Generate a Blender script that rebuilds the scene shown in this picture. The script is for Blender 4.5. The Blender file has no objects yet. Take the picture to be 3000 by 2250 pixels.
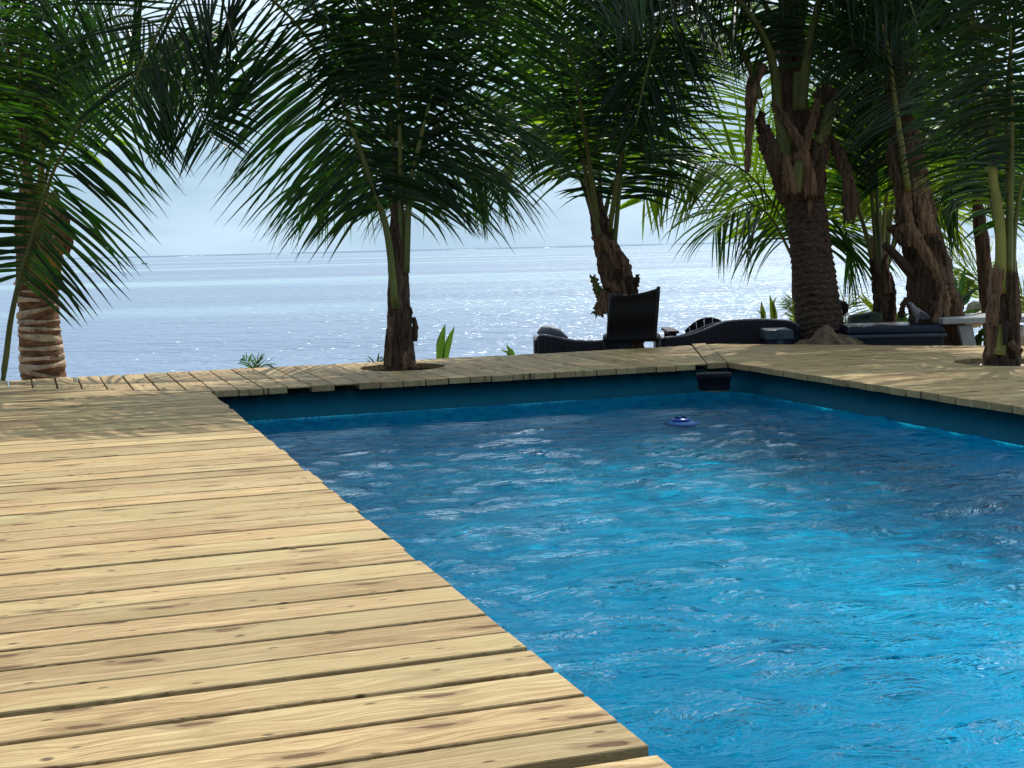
import bpy, bmesh, math, random
import numpy as np
from mathutils import Vector, Matrix, noise as mnoise
R = math.radians
rnd = random.Random(7)
sc = bpy.context.scene
col = sc.collection

# ------------------------------------------------------------------ camera
CAM = np.array([0.0, 0.0, 0.82])
MC = np.array([[0.945148, -0.05515434, 0.32195225],
               [-0.32578351, -0.0877412, 0.94136421],
               [-0.02367184, -0.99461524, -0.10089679]])   # columns: right, down, forward
FOC = 3950.0
cd = bpy.data.cameras.new('camera'); cam = bpy.data.objects.new('camera', cd); col.objects.link(cam)
cd.sensor_width = 36; cd.lens = 36*FOC/3000; cd.clip_start = .05; cd.clip_end = 60000
m = Matrix(((MC[0, 0], -MC[0, 1], -MC[0, 2], 0), (MC[1, 0], -MC[1, 1], -MC[1, 2], 0), (MC[2, 0], -MC[2, 1], -MC[2, 2], .82), (0, 0, 0, 1)))
cam.matrix_world = m
sc.camera = cam

# ------------------------------------------------------------------ sky, sun, exposure
SUN_AZ, SUN_EL = R(40), R(53)
w = bpy.data.worlds.new('World'); sc.world = w; w.use_nodes = True
nt = w.node_tree; nt.nodes.clear()
wo = nt.nodes.new('ShaderNodeOutputWorld'); bg = nt.nodes.new('ShaderNodeBackground'); sky = nt.nodes.new('ShaderNodeTexSky')
sky.sky_type = 'NISHITA'; sky.sun_disc = False; sky.sun_elevation = SUN_EL; sky.sun_rotation = SUN_AZ
sky.air_density = 1.0; sky.dust_density = .4; sky.ozone_density = 1.5
tc = nt.nodes.new('ShaderNodeTexCoord'); mp = nt.nodes.new('ShaderNodeMapping'); mp.inputs['Scale'].default_value = (1.2, 1.2, 5.5)
ns = nt.nodes.new('ShaderNodeTexNoise'); ns.inputs['Scale'].default_value = 2.3; ns.inputs['Detail'].default_value = 7; ns.inputs['Roughness'].default_value = .6
rp = nt.nodes.new('ShaderNodeValToRGB'); rp.color_ramp.elements[0].position = .42; rp.color_ramp.elements[1].position = .80
mul = nt.nodes.new('ShaderNodeMath'); mul.operation = 'MULTIPLY'; mul.inputs[1].default_value = .5
mx = nt.nodes.new('ShaderNodeMixRGB'); mx.inputs['Color2'].default_value = (13.0, 15.4, 17.6, 1)
nt.links.new(tc.outputs['Generated'], mp.inputs['Vector']); nt.links.new(mp.outputs[0], ns.inputs['Vector'])
nt.links.new(ns.outputs['Fac'], rp.inputs[0]); nt.links.new(rp.outputs[0], mul.inputs[0])
sp0 = nt.nodes.new('ShaderNodeSeparateXYZ'); nt.links.new(tc.outputs['Generated'], sp0.inputs[0])
el = nt.nodes.new('ShaderNodeMapRange'); el.interpolation_type = 'SMOOTHSTEP'; el.inputs[1].default_value = .05; el.inputs[2].default_value = .30; el.inputs[4].default_value = .62; nt.links.new(sp0.outputs['Z'], el.inputs[0])
sdn = nt.nodes.new('ShaderNodeVectorMath'); sdn.operation = 'DOT_PRODUCT'; sdn.inputs[1].default_value = (math.sin(SUN_AZ)*math.cos(SUN_EL), math.cos(SUN_AZ)*math.cos(SUN_EL), math.sin(SUN_EL)); nt.links.new(tc.outputs['Generated'], sdn.inputs[0])
sdr = nt.nodes.new('ShaderNodeMapRange'); sdr.interpolation_type = 'SMOOTHSTEP'; sdr.inputs[1].default_value = -.1; sdr.inputs[2].default_value = .85; sdr.inputs[3].default_value = .0; sdr.inputs[4].default_value = 1.25; nt.links.new(sdn.outputs['Value'], sdr.inputs[0])
elm = nt.nodes.new('ShaderNodeMath'); elm.operation = 'MULTIPLY'; nt.links.new(el.outputs[0], elm.inputs[0]); nt.links.new(sdr.outputs[0], elm.inputs[1])
adc = nt.nodes.new('ShaderNodeMath'); adc.operation = 'ADD'; adc.use_clamp = True; nt.links.new(mul.outputs[0], mx.inputs['Fac'])
adc.inputs[0].default_value = 0; nt.links.new(elm.outputs[0], adc.inputs[1])
hz = nt.nodes.new('ShaderNodeMixRGB'); sp = nt.nodes.new('ShaderNodeSeparateXYZ'); nt.links.new(tc.outputs['Generated'], sp.inputs[0])
hr = nt.nodes.new('ShaderNodeValToRGB'); hr.color_ramp.elements[0].position = 0; hr.color_ramp.elements[0].color = (.93, .93, .93, 1); hr.color_ramp.elements[1].position = .6; hr.color_ramp.elements[1].color = (.15, .15, .15, 1)
nt.links.new(sp.outputs['Z'], hr.inputs[0]); nt.links.new(hr.outputs[0], hz.inputs['Fac']); nt.links.new(sky.outputs[0], hz.inputs['Color1']); hz.inputs['Color2'].default_value = (5.2, 7.6, 9.9, 1)
nt.links.new(hz.outputs[0], mx.inputs['Color1']); gl0 = nt.nodes.new('ShaderNodeMixRGB'); gl0.inputs['Color2'].default_value = (19.0, 21.5, 23.5, 1); nt.links.new(adc.outputs[0], gl0.inputs['Fac']); nt.links.new(mx.outputs[0], gl0.inputs['Color1']); nt.links.new(gl0.outputs[0], bg.inputs['Color'])
nt.links.new(bg.outputs[0], wo.inputs[0]); bg.inputs['Strength'].default_value = .062
SDIR = Vector((math.sin(SUN_AZ)*math.cos(SUN_EL), math.cos(SUN_AZ)*math.cos(SUN_EL), math.sin(SUN_EL)))
sl = bpy.data.lights.new('sun', 'SUN'); sl.energy = 5.0; sl.angle = R(.55); sl.color = (1, .945, .86)
so = bpy.data.objects.new('sun', sl); col.objects.link(so); so.location = (0, 0, 20); so.rotation_euler = SDIR.to_track_quat('Z', 'Y').to_euler()
sc.view_settings.view_transform = 'Standard'; sc.view_settings.look = 'None'
sc.view_settings.gamma = 1; sc.view_settings.use_curve_mapping = False; sc.view_settings.exposure = 0.5
cy = sc.cycles; cy.max_bounces = 8; cy.diffuse_bounces = 3; cy.glossy_bounces = 3; cy.transmission_bounces = 6; cy.transparent_max_bounces = 16
cy.caustics_reflective = False; cy.caustics_refractive = True; cy.blur_glossy = .3; cy.sample_clamp_indirect = 3; cy.sample_clamp_direct = 14; cy.use_denoising = True

# ------------------------------------------------------------------ helpers
def at(px, py, dep):
    """point seen at photo pixel (3000 wide) at forward distance dep, in world metres"""
    return CAM + MC @ (np.array([(px-1500)/FOC, (py-1125)/FOC, 1.0])*dep)
def onz(px, py, z=0.0):
    d = MC @ np.array([(px-1500)/FOC, (py-1125)/FOC, 1.0]); t = (z-CAM[2])/d[2]
    return CAM + d*t
def tag(o, label=None, cat=None, group=None, kind=None):
    if label: o['label'] = label
    if cat: o['category'] = cat
    if group: o['group'] = group
    if kind: o['kind'] = kind
    return o
def empty(name, loc=(0, 0, 0), rz=0, **k):
    o = bpy.data.objects.new(name, None); col.objects.link(o); o.location = loc; o.rotation_euler = (0, 0, rz); o.empty_display_size = .1
    return tag(o, **k)
def mesh(name, V, F, mat, parent=None, smooth=False, loc=(0, 0, 0)):
    me = bpy.data.meshes.new(name); me.from_pydata([tuple(v) for v in V], [], F); me.update()
    if smooth: me.polygons.foreach_set('use_smooth', [True]*len(me.polygons))
    if mat is not None:
        me.materials.append(mat)
    o = bpy.data.objects.new(name, me); col.objects.link(o); o.location = loc
    if parent: o.parent = parent
    return o
class MB:
    def __init__(s): s.V = []; s.F = []
    def add(s, V, F):
        n = len(s.V); s.V += [tuple(v) for v in V]; s.F += [tuple(i+n for i in f) for f in F]
    def box(s, c, d, rz=0, M=None):
        x, y, z = [q/2 for q in d]
        P = [Vector((a*x, b*y, e*z)) for a in (-1, 1) for b in (-1, 1) for e in (-1, 1)]
        Rm = M if M else Matrix.Rotation(rz, 3, 'Z')
        s.add([Rm @ p+Vector(c) for p in P], [(0, 1, 3, 2), (4, 6, 7, 5), (0, 4, 5, 1), (2, 3, 7, 6), (0, 2, 6, 4), (1, 5, 7, 3)])
    def tube(s, pts, rad, n=8, flat=1.0, up=(0, 0, 1), cap=True, wob=0):
        pts = [Vector(p) for p in pts]; L = len(pts)
        if not hasattr(rad, '__len__'): rad = [rad]*L
        V = []; 
        for i, p in enumerate(pts):
            t = (pts[min(i+1, L-1)]-pts[max(i-1, 0)]).normalized()
            u = Vector(up)
            if abs(t.dot(u)) > .95: u = Vector((0, 1, 0))
            a = t.cross(u).normalized(); b = a.cross(t).normalized()
            for k in range(n):
                th = 2*math.pi*k/n; r = rad[i]*(1+(wob*(rnd.random()-.5) if wob else 0))
                V.append(p+a*math.cos(th)*r+b*math.sin(th)*r*flat)
        F = []
        for i in range(L-1):
            for k in range(n):
                F.append((i*n+k, i*n+(k+1) % n, (i+1)*n+(k+1) % n, (i+1)*n+k))
        if cap: F.append(tuple(range(n))[::-1]); F.append(tuple((L-1)*n+k for k in range(n)))
        s.add(V, F)
    def build(s, name, mat, parent=None, smooth=False, loc=(0, 0, 0)): return mesh(name, s.V, s.F, mat, parent, smooth, loc)
def bevel(o, wdt=.004, seg=1):
    b = o.modifiers.new('edge', 'BEVEL'); b.width = wdt; b.segments = seg; b.limit_method = 'ANGLE'; return o
def catmull(P, n):
    P = [np.array(p, float) for p in P]; P = [2*P[0]-P[1]]+P+[2*P[-1]-P[-2]]
    seg = [np.linalg.norm(P[i+1]-P[i]) for i in range(1, len(P)-2)]; tot = sum(seg)
    out = []
    for k in range(n):
        s = tot*k/(n-1); i = 0
        while i < len(seg)-1 and s > seg[i]: s -= seg[i]; i += 1
        t = min(1, s/max(seg[i], 1e-9)); a, b, c, d = P[i:i+4]
        out.append(.5*((2*b)+(-a+c)*t+(2*a-5*b+4*c-d)*t*t+(-a+3*b-3*c+d)*t**3))
    return out, tot

# ------------------------------------------------------------------ materials
def newmat(name):
    M = bpy.data.materials.new(name); M.use_nodes = True; t = M.node_tree; t.nodes.clear()
    o = t.nodes.new('ShaderNodeOutputMaterial'); return M, t, o
def N(t, ty, **k):
    n = t.nodes.new(ty)
    for a, b in k.items():
        if a in n.inputs: n.inputs[a].default_value = b
        else: setattr(n, a, b)
    return n
def ramp(t, src, stops):
    r = t.nodes.new('ShaderNodeValToRGB'); e = r.color_ramp.elements
    while len(e) < len(stops): e.new(.5)
    for i, (p, c) in enumerate(stops): e[i].position = p; e[i].color = (*c, 1) if len(c) == 3 else c
    t.links.new(src, r.inputs[0]); return r
def simple(name, c, rough=.6, var=.25, scale=8, bump=.1, stretch=(1, 1, 1), bscale=40, metal=0, spec=.22):
    M, t, o = newmat(name); p = N(t, 'ShaderNodeBsdfPrincipled'); p.inputs['Roughness'].default_value = rough; p.inputs['Metallic'].default_value = metal; p.inputs['Specular IOR Level'].default_value = spec
    tc = N(t, 'ShaderNodeTexCoord'); mp = N(t, 'ShaderNodeMapping'); mp.inputs['Scale'].default_value = stretch
    oi = N(t, 'ShaderNodeObjectInfo')
    va = N(t, 'ShaderNodeVectorMath', operation='MULTIPLY_ADD'); va.inputs[1].default_value = (37, 21, 55)
    cb = N(t, 'ShaderNodeCombineXYZ')
    for q in range(3): t.links.new(oi.outputs['Random'], cb.inputs[q])
    t.links.new(cb.outputs[0], va.inputs[0]); t.links.new(tc.outputs['Object'], va.inputs[2]); t.links.new(va.outputs[0], mp.inputs[0])
    n = N(t, 'ShaderNodeTexNoise', Scale=scale, Detail=6.0, Roughness=.65); t.links.new(mp.outputs[0], n.inputs['Vector'])
    lo = tuple(max(0, q*(1-var*1.4)) for q in c); hi = tuple(min(1, q*(1+var*1.4)) for q in c)
    r = ramp(t, n.outputs['Fac'], [(.3, lo), (.7, hi)]); t.links.new(r.outputs[0], p.inputs['Base Color'])
    n2 = N(t, 'ShaderNodeTexNoise', Scale=bscale, Detail=4.0); t.links.new(mp.outputs[0], n2.inputs['Vector'])
    b = N(t, 'ShaderNodeBump', Strength=bump*3, Distance=.01); t.links.new(n2.outputs['Fac'], b.inputs['Height']); t.links.new(b.outputs[0], p.inputs['Normal'])
    t.links.new(p.outputs[0], o.inputs[0]); return M

def wood_mat():
    M, t, o = newmat('deck_pine'); p = N(t, 'ShaderNodeBsdfPrincipled'); p.inputs['Specular IOR Level'].default_value = .07
    tc = N(t, 'ShaderNodeTexCoord'); oi = N(t, 'ShaderNodeObjectInfo')
    cb = N(t, 'ShaderNodeCombineXYZ'); t.links.new(oi.outputs['Random'], cb.inputs[0]); t.links.new(oi.outputs['Random'], cb.inputs[1]); t.links.new(oi.outputs['Random'], cb.inputs[2])
    va = N(t, 'ShaderNodeVectorMath', operation='MULTIPLY_ADD'); va.inputs[1].default_value = (91.7, 53.3, 17.1)
    t.links.new(cb.outputs[0], va.inputs[0]); t.links.new(tc.outputs['Object'], va.inputs[2])
    V = va.outputs[0]
    def noise(scale, st, det=6, rough=.6, dist=0):
        mp = N(t, 'ShaderNodeMapping'); mp.inputs['Scale'].default_value = st; t.links.new(V, mp.inputs[0])
        n = N(t, 'ShaderNodeTexNoise', Scale=scale, Detail=float(det), Roughness=rough, Distortion=float(dist)); t.links.new(mp.outputs[0], n.inputs['Vector']); return n.outputs['Fac']
    mpk = N(t, 'ShaderNodeMapping'); mpk.inputs['Scale'].default_value = (4.2, 12, 3); t.links.new(V, mpk.inputs[0])
    vk = N(t, 'ShaderNodeTexVoronoi', voronoi_dimensions='2D', Scale=1.0); t.links.new(mpk.outputs[0], vk.inputs['Vector'])
    kb = ramp(t, vk.outputs['Distance'], [(0, (1, 1, 1)), (.45, (0, 0, 0))]); kv = N(t, 'ShaderNodeVectorMath', operation='MULTIPLY_ADD'); kv.inputs[1].default_value = (0, .022, 0); t.links.new(kb.outputs[0], kv.inputs[0]); t.links.new(V, kv.inputs[2]); V0 = V; V = kv.outputs[0]
    g1 = noise(3, (.7, 16, 6), 6, .65, .8)           # growth-ring bands
    g2 = noise(9, (.5, 34, 8), 8, .75)               # fine grain
    g3 = noise(1.6, (1, 1.6, 1), 3)                # broad tone
    g4 = noise(2.2, (.6, 5, 3), 6, .7, 1.2)        # stains along the board
    # knots: stretched voronoi
    mp = N(t, 'ShaderNodeMapping'); mp.inputs['Scale'].default_value = (4.2, 12, 3); t.links.new(V, mp.inputs[0])
    wn = N(t, 'ShaderNodeTexNoise', Scale=6.0, Detail=3.0); t.links.new(mp.outputs[0], wn.inputs['Vector'])
    wa = N(t, 'ShaderNodeVectorMath', operation='MULTIPLY_ADD'); wa.inputs[1].default_value = (.16, .16, .16); t.links.new(wn.outputs['Color'], wa.inputs[0]); t.links.new(mp.outputs[0], wa.inputs[2])
    vo = N(t, 'ShaderNodeTexVoronoi', voronoi_dimensions='2D', Scale=1.0); t.links.new(wa.outputs[0], vo.inputs['Vector'])
    wh = N(t, 'ShaderNodeSeparateColor'); t.links.new(vo.outputs['Color'], wh.inputs[0])
    kr = ramp(t, vo.outputs['Distance'], [(0, (.9, .9, .9)), (.13, (1, 1, 1)), (.17, (.35, .35, .35)), (.23, (.45, .45, .45)), (.36, (0, 0, 0))])
    sel = ramp(t, wh.outputs[0], [(.74, (0, 0, 0)), (.80, (1, 1, 1))])
    kn = N(t, 'ShaderNodeMath', operation='MULTIPLY'); t.links.new(kr.outputs[0], kn.inputs[0]); t.links.new(sel.outputs[0], kn.inputs[1])
    # small nail holes / pips
    mp2 = N(t, 'ShaderNodeMapping'); mp2.inputs['Scale'].default_value = (5, 14, 6); t.links.new(V, mp2.inputs[0])
    vo2 = N(t, 'ShaderNodeTexVoronoi', voronoi_dimensions='2D', Scale=1.6); t.links.new(mp2.outputs[0], vo2.inputs['Vector'])
    pr = ramp(t, vo2.outputs['Distance'], [(.05, (1, 1, 1)), (.12, (0, 0, 0))]); wh2 = N(t, 'ShaderNodeSeparateColor'); t.links.new(vo2.outputs['Color'], wh2.inputs[0])
    sel2 = ramp(t, wh2.outputs[1], [(.7, (0, 0, 0)), (.75, (1, 1, 1))])
    pn = N(t, 'ShaderNodeMath', operation='MULTIPLY'); t.links.new(pr.outputs[0], pn.inputs[0]); t.links.new(sel2.outputs[0], pn.inputs[1])
    base = ramp(t, g1, [(.28, (.23, .158, .080)), (.44, (.37, .278, .155)), (.51, (.26, .186, .097)), (.58, (.39, .297, .170)), (.75, (.44, .342, .202))])
    def mix(a, b, f, k=1.0, mode='MIX'):
        x = N(t, 'ShaderNodeMixRGB', blend_type=mode)
        if isinstance(f, float): x.inputs[0].default_value = f
        else:
            mm = N(t, 'ShaderNodeMath', operation='MULTIPLY'); mm.inputs[1].default_value = k; t.links.new(f, mm.inputs[0]); t.links.new(mm.outputs[0], x.inputs[0])
        t.links.new(a, x.inputs[1])
        if isinstance(b, tuple): x.inputs[2].default_value = (*b, 1)
        else: t.links.new(b, x.inputs[2])
        return x.outputs[0]
    fine = ramp(t, g2, [(.38, (.50, .45, .38)), (.54, (1.0, 1.0, 1.0))])
    c = mix(base.outputs[0], fine.outputs[0], 1.0, mode='MULTIPLY')
    st = ramp(t, g4, [(.56, (0, 0, 0)), (.75, (1, 1, 1))])
    c = mix(c, (.15, .090, .040), st.outputs[0], .75)
    gr = ramp(t, g3, [(.42, (0, 0, 0)), (.7, (1, 1, 1))])
    c = mix(c, (.34, .33, .18), gr.outputs[0], .4)            # greenish preservative tint
    c = mix(c, (.085, .048, .026), kn.outputs[0], 1.0)
    c = mix(c, (.06, .04, .025), pn.outputs[0], .9)
    tone = ramp(t, oi.outputs['Random'], [(0, (.74, .72, .68)), (.35, (1.0, .98, .93)), (.6, (.86, .83, .78)), (.8, (1.08, 1.06, 1.0)), (1, (.80, .80, .74))])
    c = mix(c, tone.outputs[0], 1.0, mode='MULTIPLY')
    t.links.new(c, p.inputs['Base Color'])
    rr = N(t, 'ShaderNodeMapRange'); rr.inputs[3].default_value = .5; rr.inputs[4].default_value = .8; t.links.new(g2, rr.inputs[0]); t.links.new(rr.outputs[0], p.inputs['Roughness'])
    b = N(t, 'ShaderNodeBump', Strength=.35, Distance=.004); ad = N(t, 'ShaderNodeMath', operation='SUBTRACT'); t.links.new(g2, ad.inputs[0]); t.links.new(kn.outputs[0], ad.inputs[1]); t.links.new(ad.outputs[0], b.inputs['Height']); t.links.new(b.outputs[0], p.inputs['Normal'])
    t.links.new(p.outputs[0], o.inputs[0]); return M

def leaf_mat(name, c, tr, mixf=.35, rough=.38, spec=.35):
    M, t, o = newmat(name); p = N(t, 'ShaderNodeBsdfPrincipled'); p.inputs['Roughness'].default_value = rough; p.inputs['Specular IOR Level'].default_value = spec
    tl = N(t, 'ShaderNodeBsdfTranslucent'); ms = N(t, 'ShaderNodeMixShader'); ms.inputs[0].default_value = mixf
    tc = N(t, 'ShaderNodeTexCoord'); n = N(t, 'ShaderNodeTexNoise', Scale=2.3, Detail=5.0); t.links.new(tc.outputs['Object'], n.inputs['Vector'])
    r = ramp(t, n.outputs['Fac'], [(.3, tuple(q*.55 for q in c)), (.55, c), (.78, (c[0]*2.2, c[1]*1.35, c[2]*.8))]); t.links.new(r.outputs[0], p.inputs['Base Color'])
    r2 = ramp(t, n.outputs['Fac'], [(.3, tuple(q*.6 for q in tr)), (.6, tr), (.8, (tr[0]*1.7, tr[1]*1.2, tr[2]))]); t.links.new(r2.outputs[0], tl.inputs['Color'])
    t.links.new(p.outputs[0], ms.inputs[1]); t.links.new(tl.outputs[0], ms.inputs[2]); t.links.new(ms.outputs[0], o.inputs[0]); return M

WOOD = wood_mat()
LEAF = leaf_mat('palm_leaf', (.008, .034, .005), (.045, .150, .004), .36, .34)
LEAF_D = leaf_mat('palm_leaf_dark', (.005, .021, .005), (.018, .070, .003), .30, .36, .2)  # darker copy of the leaf, shade put into its colour
LEAF_Y = leaf_mat('palm_leaf_sunlit', (.05, .11, .009), (.26, .48, .012), .55, .4)  # brighter yellow copy of the leaf, sunlight put into its colour
LEAF_B = leaf_mat('seedling_leaf', (.10, .16, .015), (.35, .50, .02), .5, .4)
PET = simple('petiole_green', (.075, .085, .018), .5, .35, 6, .1, (1, 1, .3))
PETY = simple('petiole_yellow', (.12, .12, .025), .5, .4, 5, .1, (1, 1, .3))
PETB = simple('petiole_brown', (.16, .085, .03), .6, .4, 5, .1, (1, 1, .3))
BARK = simple('palm_bark', (.065, .043, .030), .9, .7, 22, .6, (1, 1, 2.5), 60)
BARKP = simple('palm_bark_pale', (.36, .28, .19), .9, .45, 9, .4, (1, 1, 1.5), 50)
BARKR = simple('palm_bark_red', (.15, .078, .040), .9, .5, 14, .5, (1, 1, 2), 60)
FIBRE = simple('palm_fibre', (.072, .044, .027), .95, .7, 14, .9, (3, 3, .35), 40)
FIBREL = simple('palm_fibre_light', (.16, .095, .055), .95, .65, 12, .9, (3, 3, .35), 40)
BLACK = simple('black_sling', (.006, .006, .007), .55, .2, 20, .1)
WICK = simple('grey_wicker', (.018, .019, .026), .6, .25, 14, .2)
WICKT = simple('grey_wicker_rim', (.12, .125, .15), .6, .25, 14, .2)
NAVY = simple('navy_plastic', (.004, .009, .022), .35, .2, 4, .02)
TEAL = simple('grey_blue_plastic', (.030, .048, .066), .5, .2, 4, .05)
SAND = simple('beach_sand', (.30, .22, .145), .95, .25, 3, .5, (1, 1, 1), 50)
SOIL = simple('dark_soil', (.06, .035, .02), .95, .4, 12, .5)
STONE = simple('pale_stone', (.36, .32, .25), .9, .3, 5, .4)
CONC = simple('pale_concrete', (.25, .27, .27), .85, .15, 5, .2)
TERRA = simple('red_brown_stump', (.15, .065, .04), .9, .4, 8, .4)
DARKW = simple('dark_timber', (.03, .02, .014), .9, .3, 6, .2)
DCHAIR = simple('dark_painted_wood', (.010, .008, .010), .7, .3, 6, .1)
GREYF = simple('grey_green_fabric', (.07, .085, .07), .85, .3, 8, .2)
FEATH = simple('grey_feathers', (.22, .20, .22), .8, .3, 14, .2)
BEIGE = simple('beige_plastic', (.28, .20, .13), .6, .35, 25, .1)
FBLUE = simple('bright_blue_plastic', (.0, .035, .12), .7, .1, 4, .02, spec=.04)
SKIMM = simple('dark_skimmer_plastic', (.002, .004, .009), .6, .2, 4, .02, spec=.08)
FOAM = simple('white_foam', (.8, .84, .86), .8, .05, 1, 0)

# ------------------------------------------------------------------ ground and sea
def sea_mat():
    M, t, o = newmat('sea'); p = N(t, 'ShaderNodeBsdfPrincipled'); p.inputs['Roughness'].default_value = .26; p.inputs['IOR'].default_value = 1.33
    g = N(t, 'ShaderNodeNewGeometry')
    rot = N(t, 'ShaderNodeMapping'); rot.inputs['Rotation'].default_value = (0, 0, R(20)); t.links.new(g.outputs['Position'], rot.inputs[0])
    def nz(scale, st, det=4, rough=.55, dist=0):
        mp = N(t, 'ShaderNodeMapping'); mp.inputs['Scale'].default_value = st; t.links.new(rot.outputs[0], mp.inputs[0])
        n = N(t, 'ShaderNodeTexNoise', Scale=scale, Detail=float(det), Roughness=rough, Distortion=float(dist)); t.links.new(mp.outputs[0], n.inputs['Vector']); return n.outputs['Fac']
    big = nz(.010, (.35, 1.6, 1), 5, .6)
    r = ramp(t, big, [(.35, (.045, .085, .16)), (.50, (.075, .125, .20)), (.60, (.14, .24, .28)), (.70, (.05, .08, .16))])
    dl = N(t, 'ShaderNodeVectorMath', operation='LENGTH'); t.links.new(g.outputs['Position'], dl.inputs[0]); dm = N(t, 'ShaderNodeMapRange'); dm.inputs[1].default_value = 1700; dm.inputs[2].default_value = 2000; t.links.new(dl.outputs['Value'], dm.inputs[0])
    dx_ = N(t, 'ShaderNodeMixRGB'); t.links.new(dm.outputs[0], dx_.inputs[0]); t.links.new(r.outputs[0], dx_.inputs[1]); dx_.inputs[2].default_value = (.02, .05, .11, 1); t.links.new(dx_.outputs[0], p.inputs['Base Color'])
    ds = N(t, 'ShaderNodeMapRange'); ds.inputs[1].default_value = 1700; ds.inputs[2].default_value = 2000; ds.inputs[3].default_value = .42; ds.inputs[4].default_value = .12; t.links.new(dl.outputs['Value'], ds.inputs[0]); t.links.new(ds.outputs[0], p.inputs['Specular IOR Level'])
    w1 = nz(2.4, (.7, 1.2, 1), 2, .5, .5); w2 = nz(.55, (.7, 1.3, 1), 4, .6, .4); w3 = nz(.12, (.5, 1.5, 1), 3)
    a = N(t, 'ShaderNodeMath', operation='MULTIPLY_ADD'); a.inputs[1].default_value = 1.9; t.links.new(w2, a.inputs[0])
    k = N(t, 'ShaderNodeMath', operation='MULTIPLY_ADD'); k.inputs[1].default_value = 3.5; t.links.new(w3, k.inputs[0]); t.links.new(w1, a.inputs[2]); t.links.new(a.outputs[0], k.inputs[2])
    b = N(t, 'ShaderNodeBump', Strength=1.0, Distance=.19); t.links.new(k.outputs[0], b.inputs['Height']); t.links.new(b.outputs[0], p.inputs['Normal'])
    t.links.new(p.outputs[0], o.inputs[0]); return M
SEAZ = -1.5
bm = MB(); B = 30000.
bm.add([(-B, -B, SEAZ), (B, -B, SEAZ), (B, B, SEAZ), (-B, B, SEAZ)], [(0, 1, 2, 3)])
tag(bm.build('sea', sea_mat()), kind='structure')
# beach: gridded sheet sloping under the sea beyond the palms
V = []; F = []; nx, ny = 90, 60
for j in range(ny+1):
    for i in range(nx+1):
        x = -30+70*i/nx; y = -12+30*j/ny; q = y+ .30*x*0.15
        z = -.52+.05*mnoise.noise(Vector((x*.5, y*.5, 0)))+.02*mnoise.noise(Vector((x*2, y*2, 3)))
        if y > 13.2: z -= (y-13.2)*.42
        V.append((x, y, z))
F = [(j*(nx+1)+i, j*(nx+1)+i+1, (j+1)*(nx+1)+i+1, (j+1)*(nx+1)+i) for j in range(ny) for i in range(nx)
     if not (0.0 < V[j*(nx+1)+i][0] < 4.5 and .1 < V[j*(nx+1)+i][1] < 8.3)]
tag(mesh('ground', V, F, SAND, None, True), kind='structure')

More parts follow.
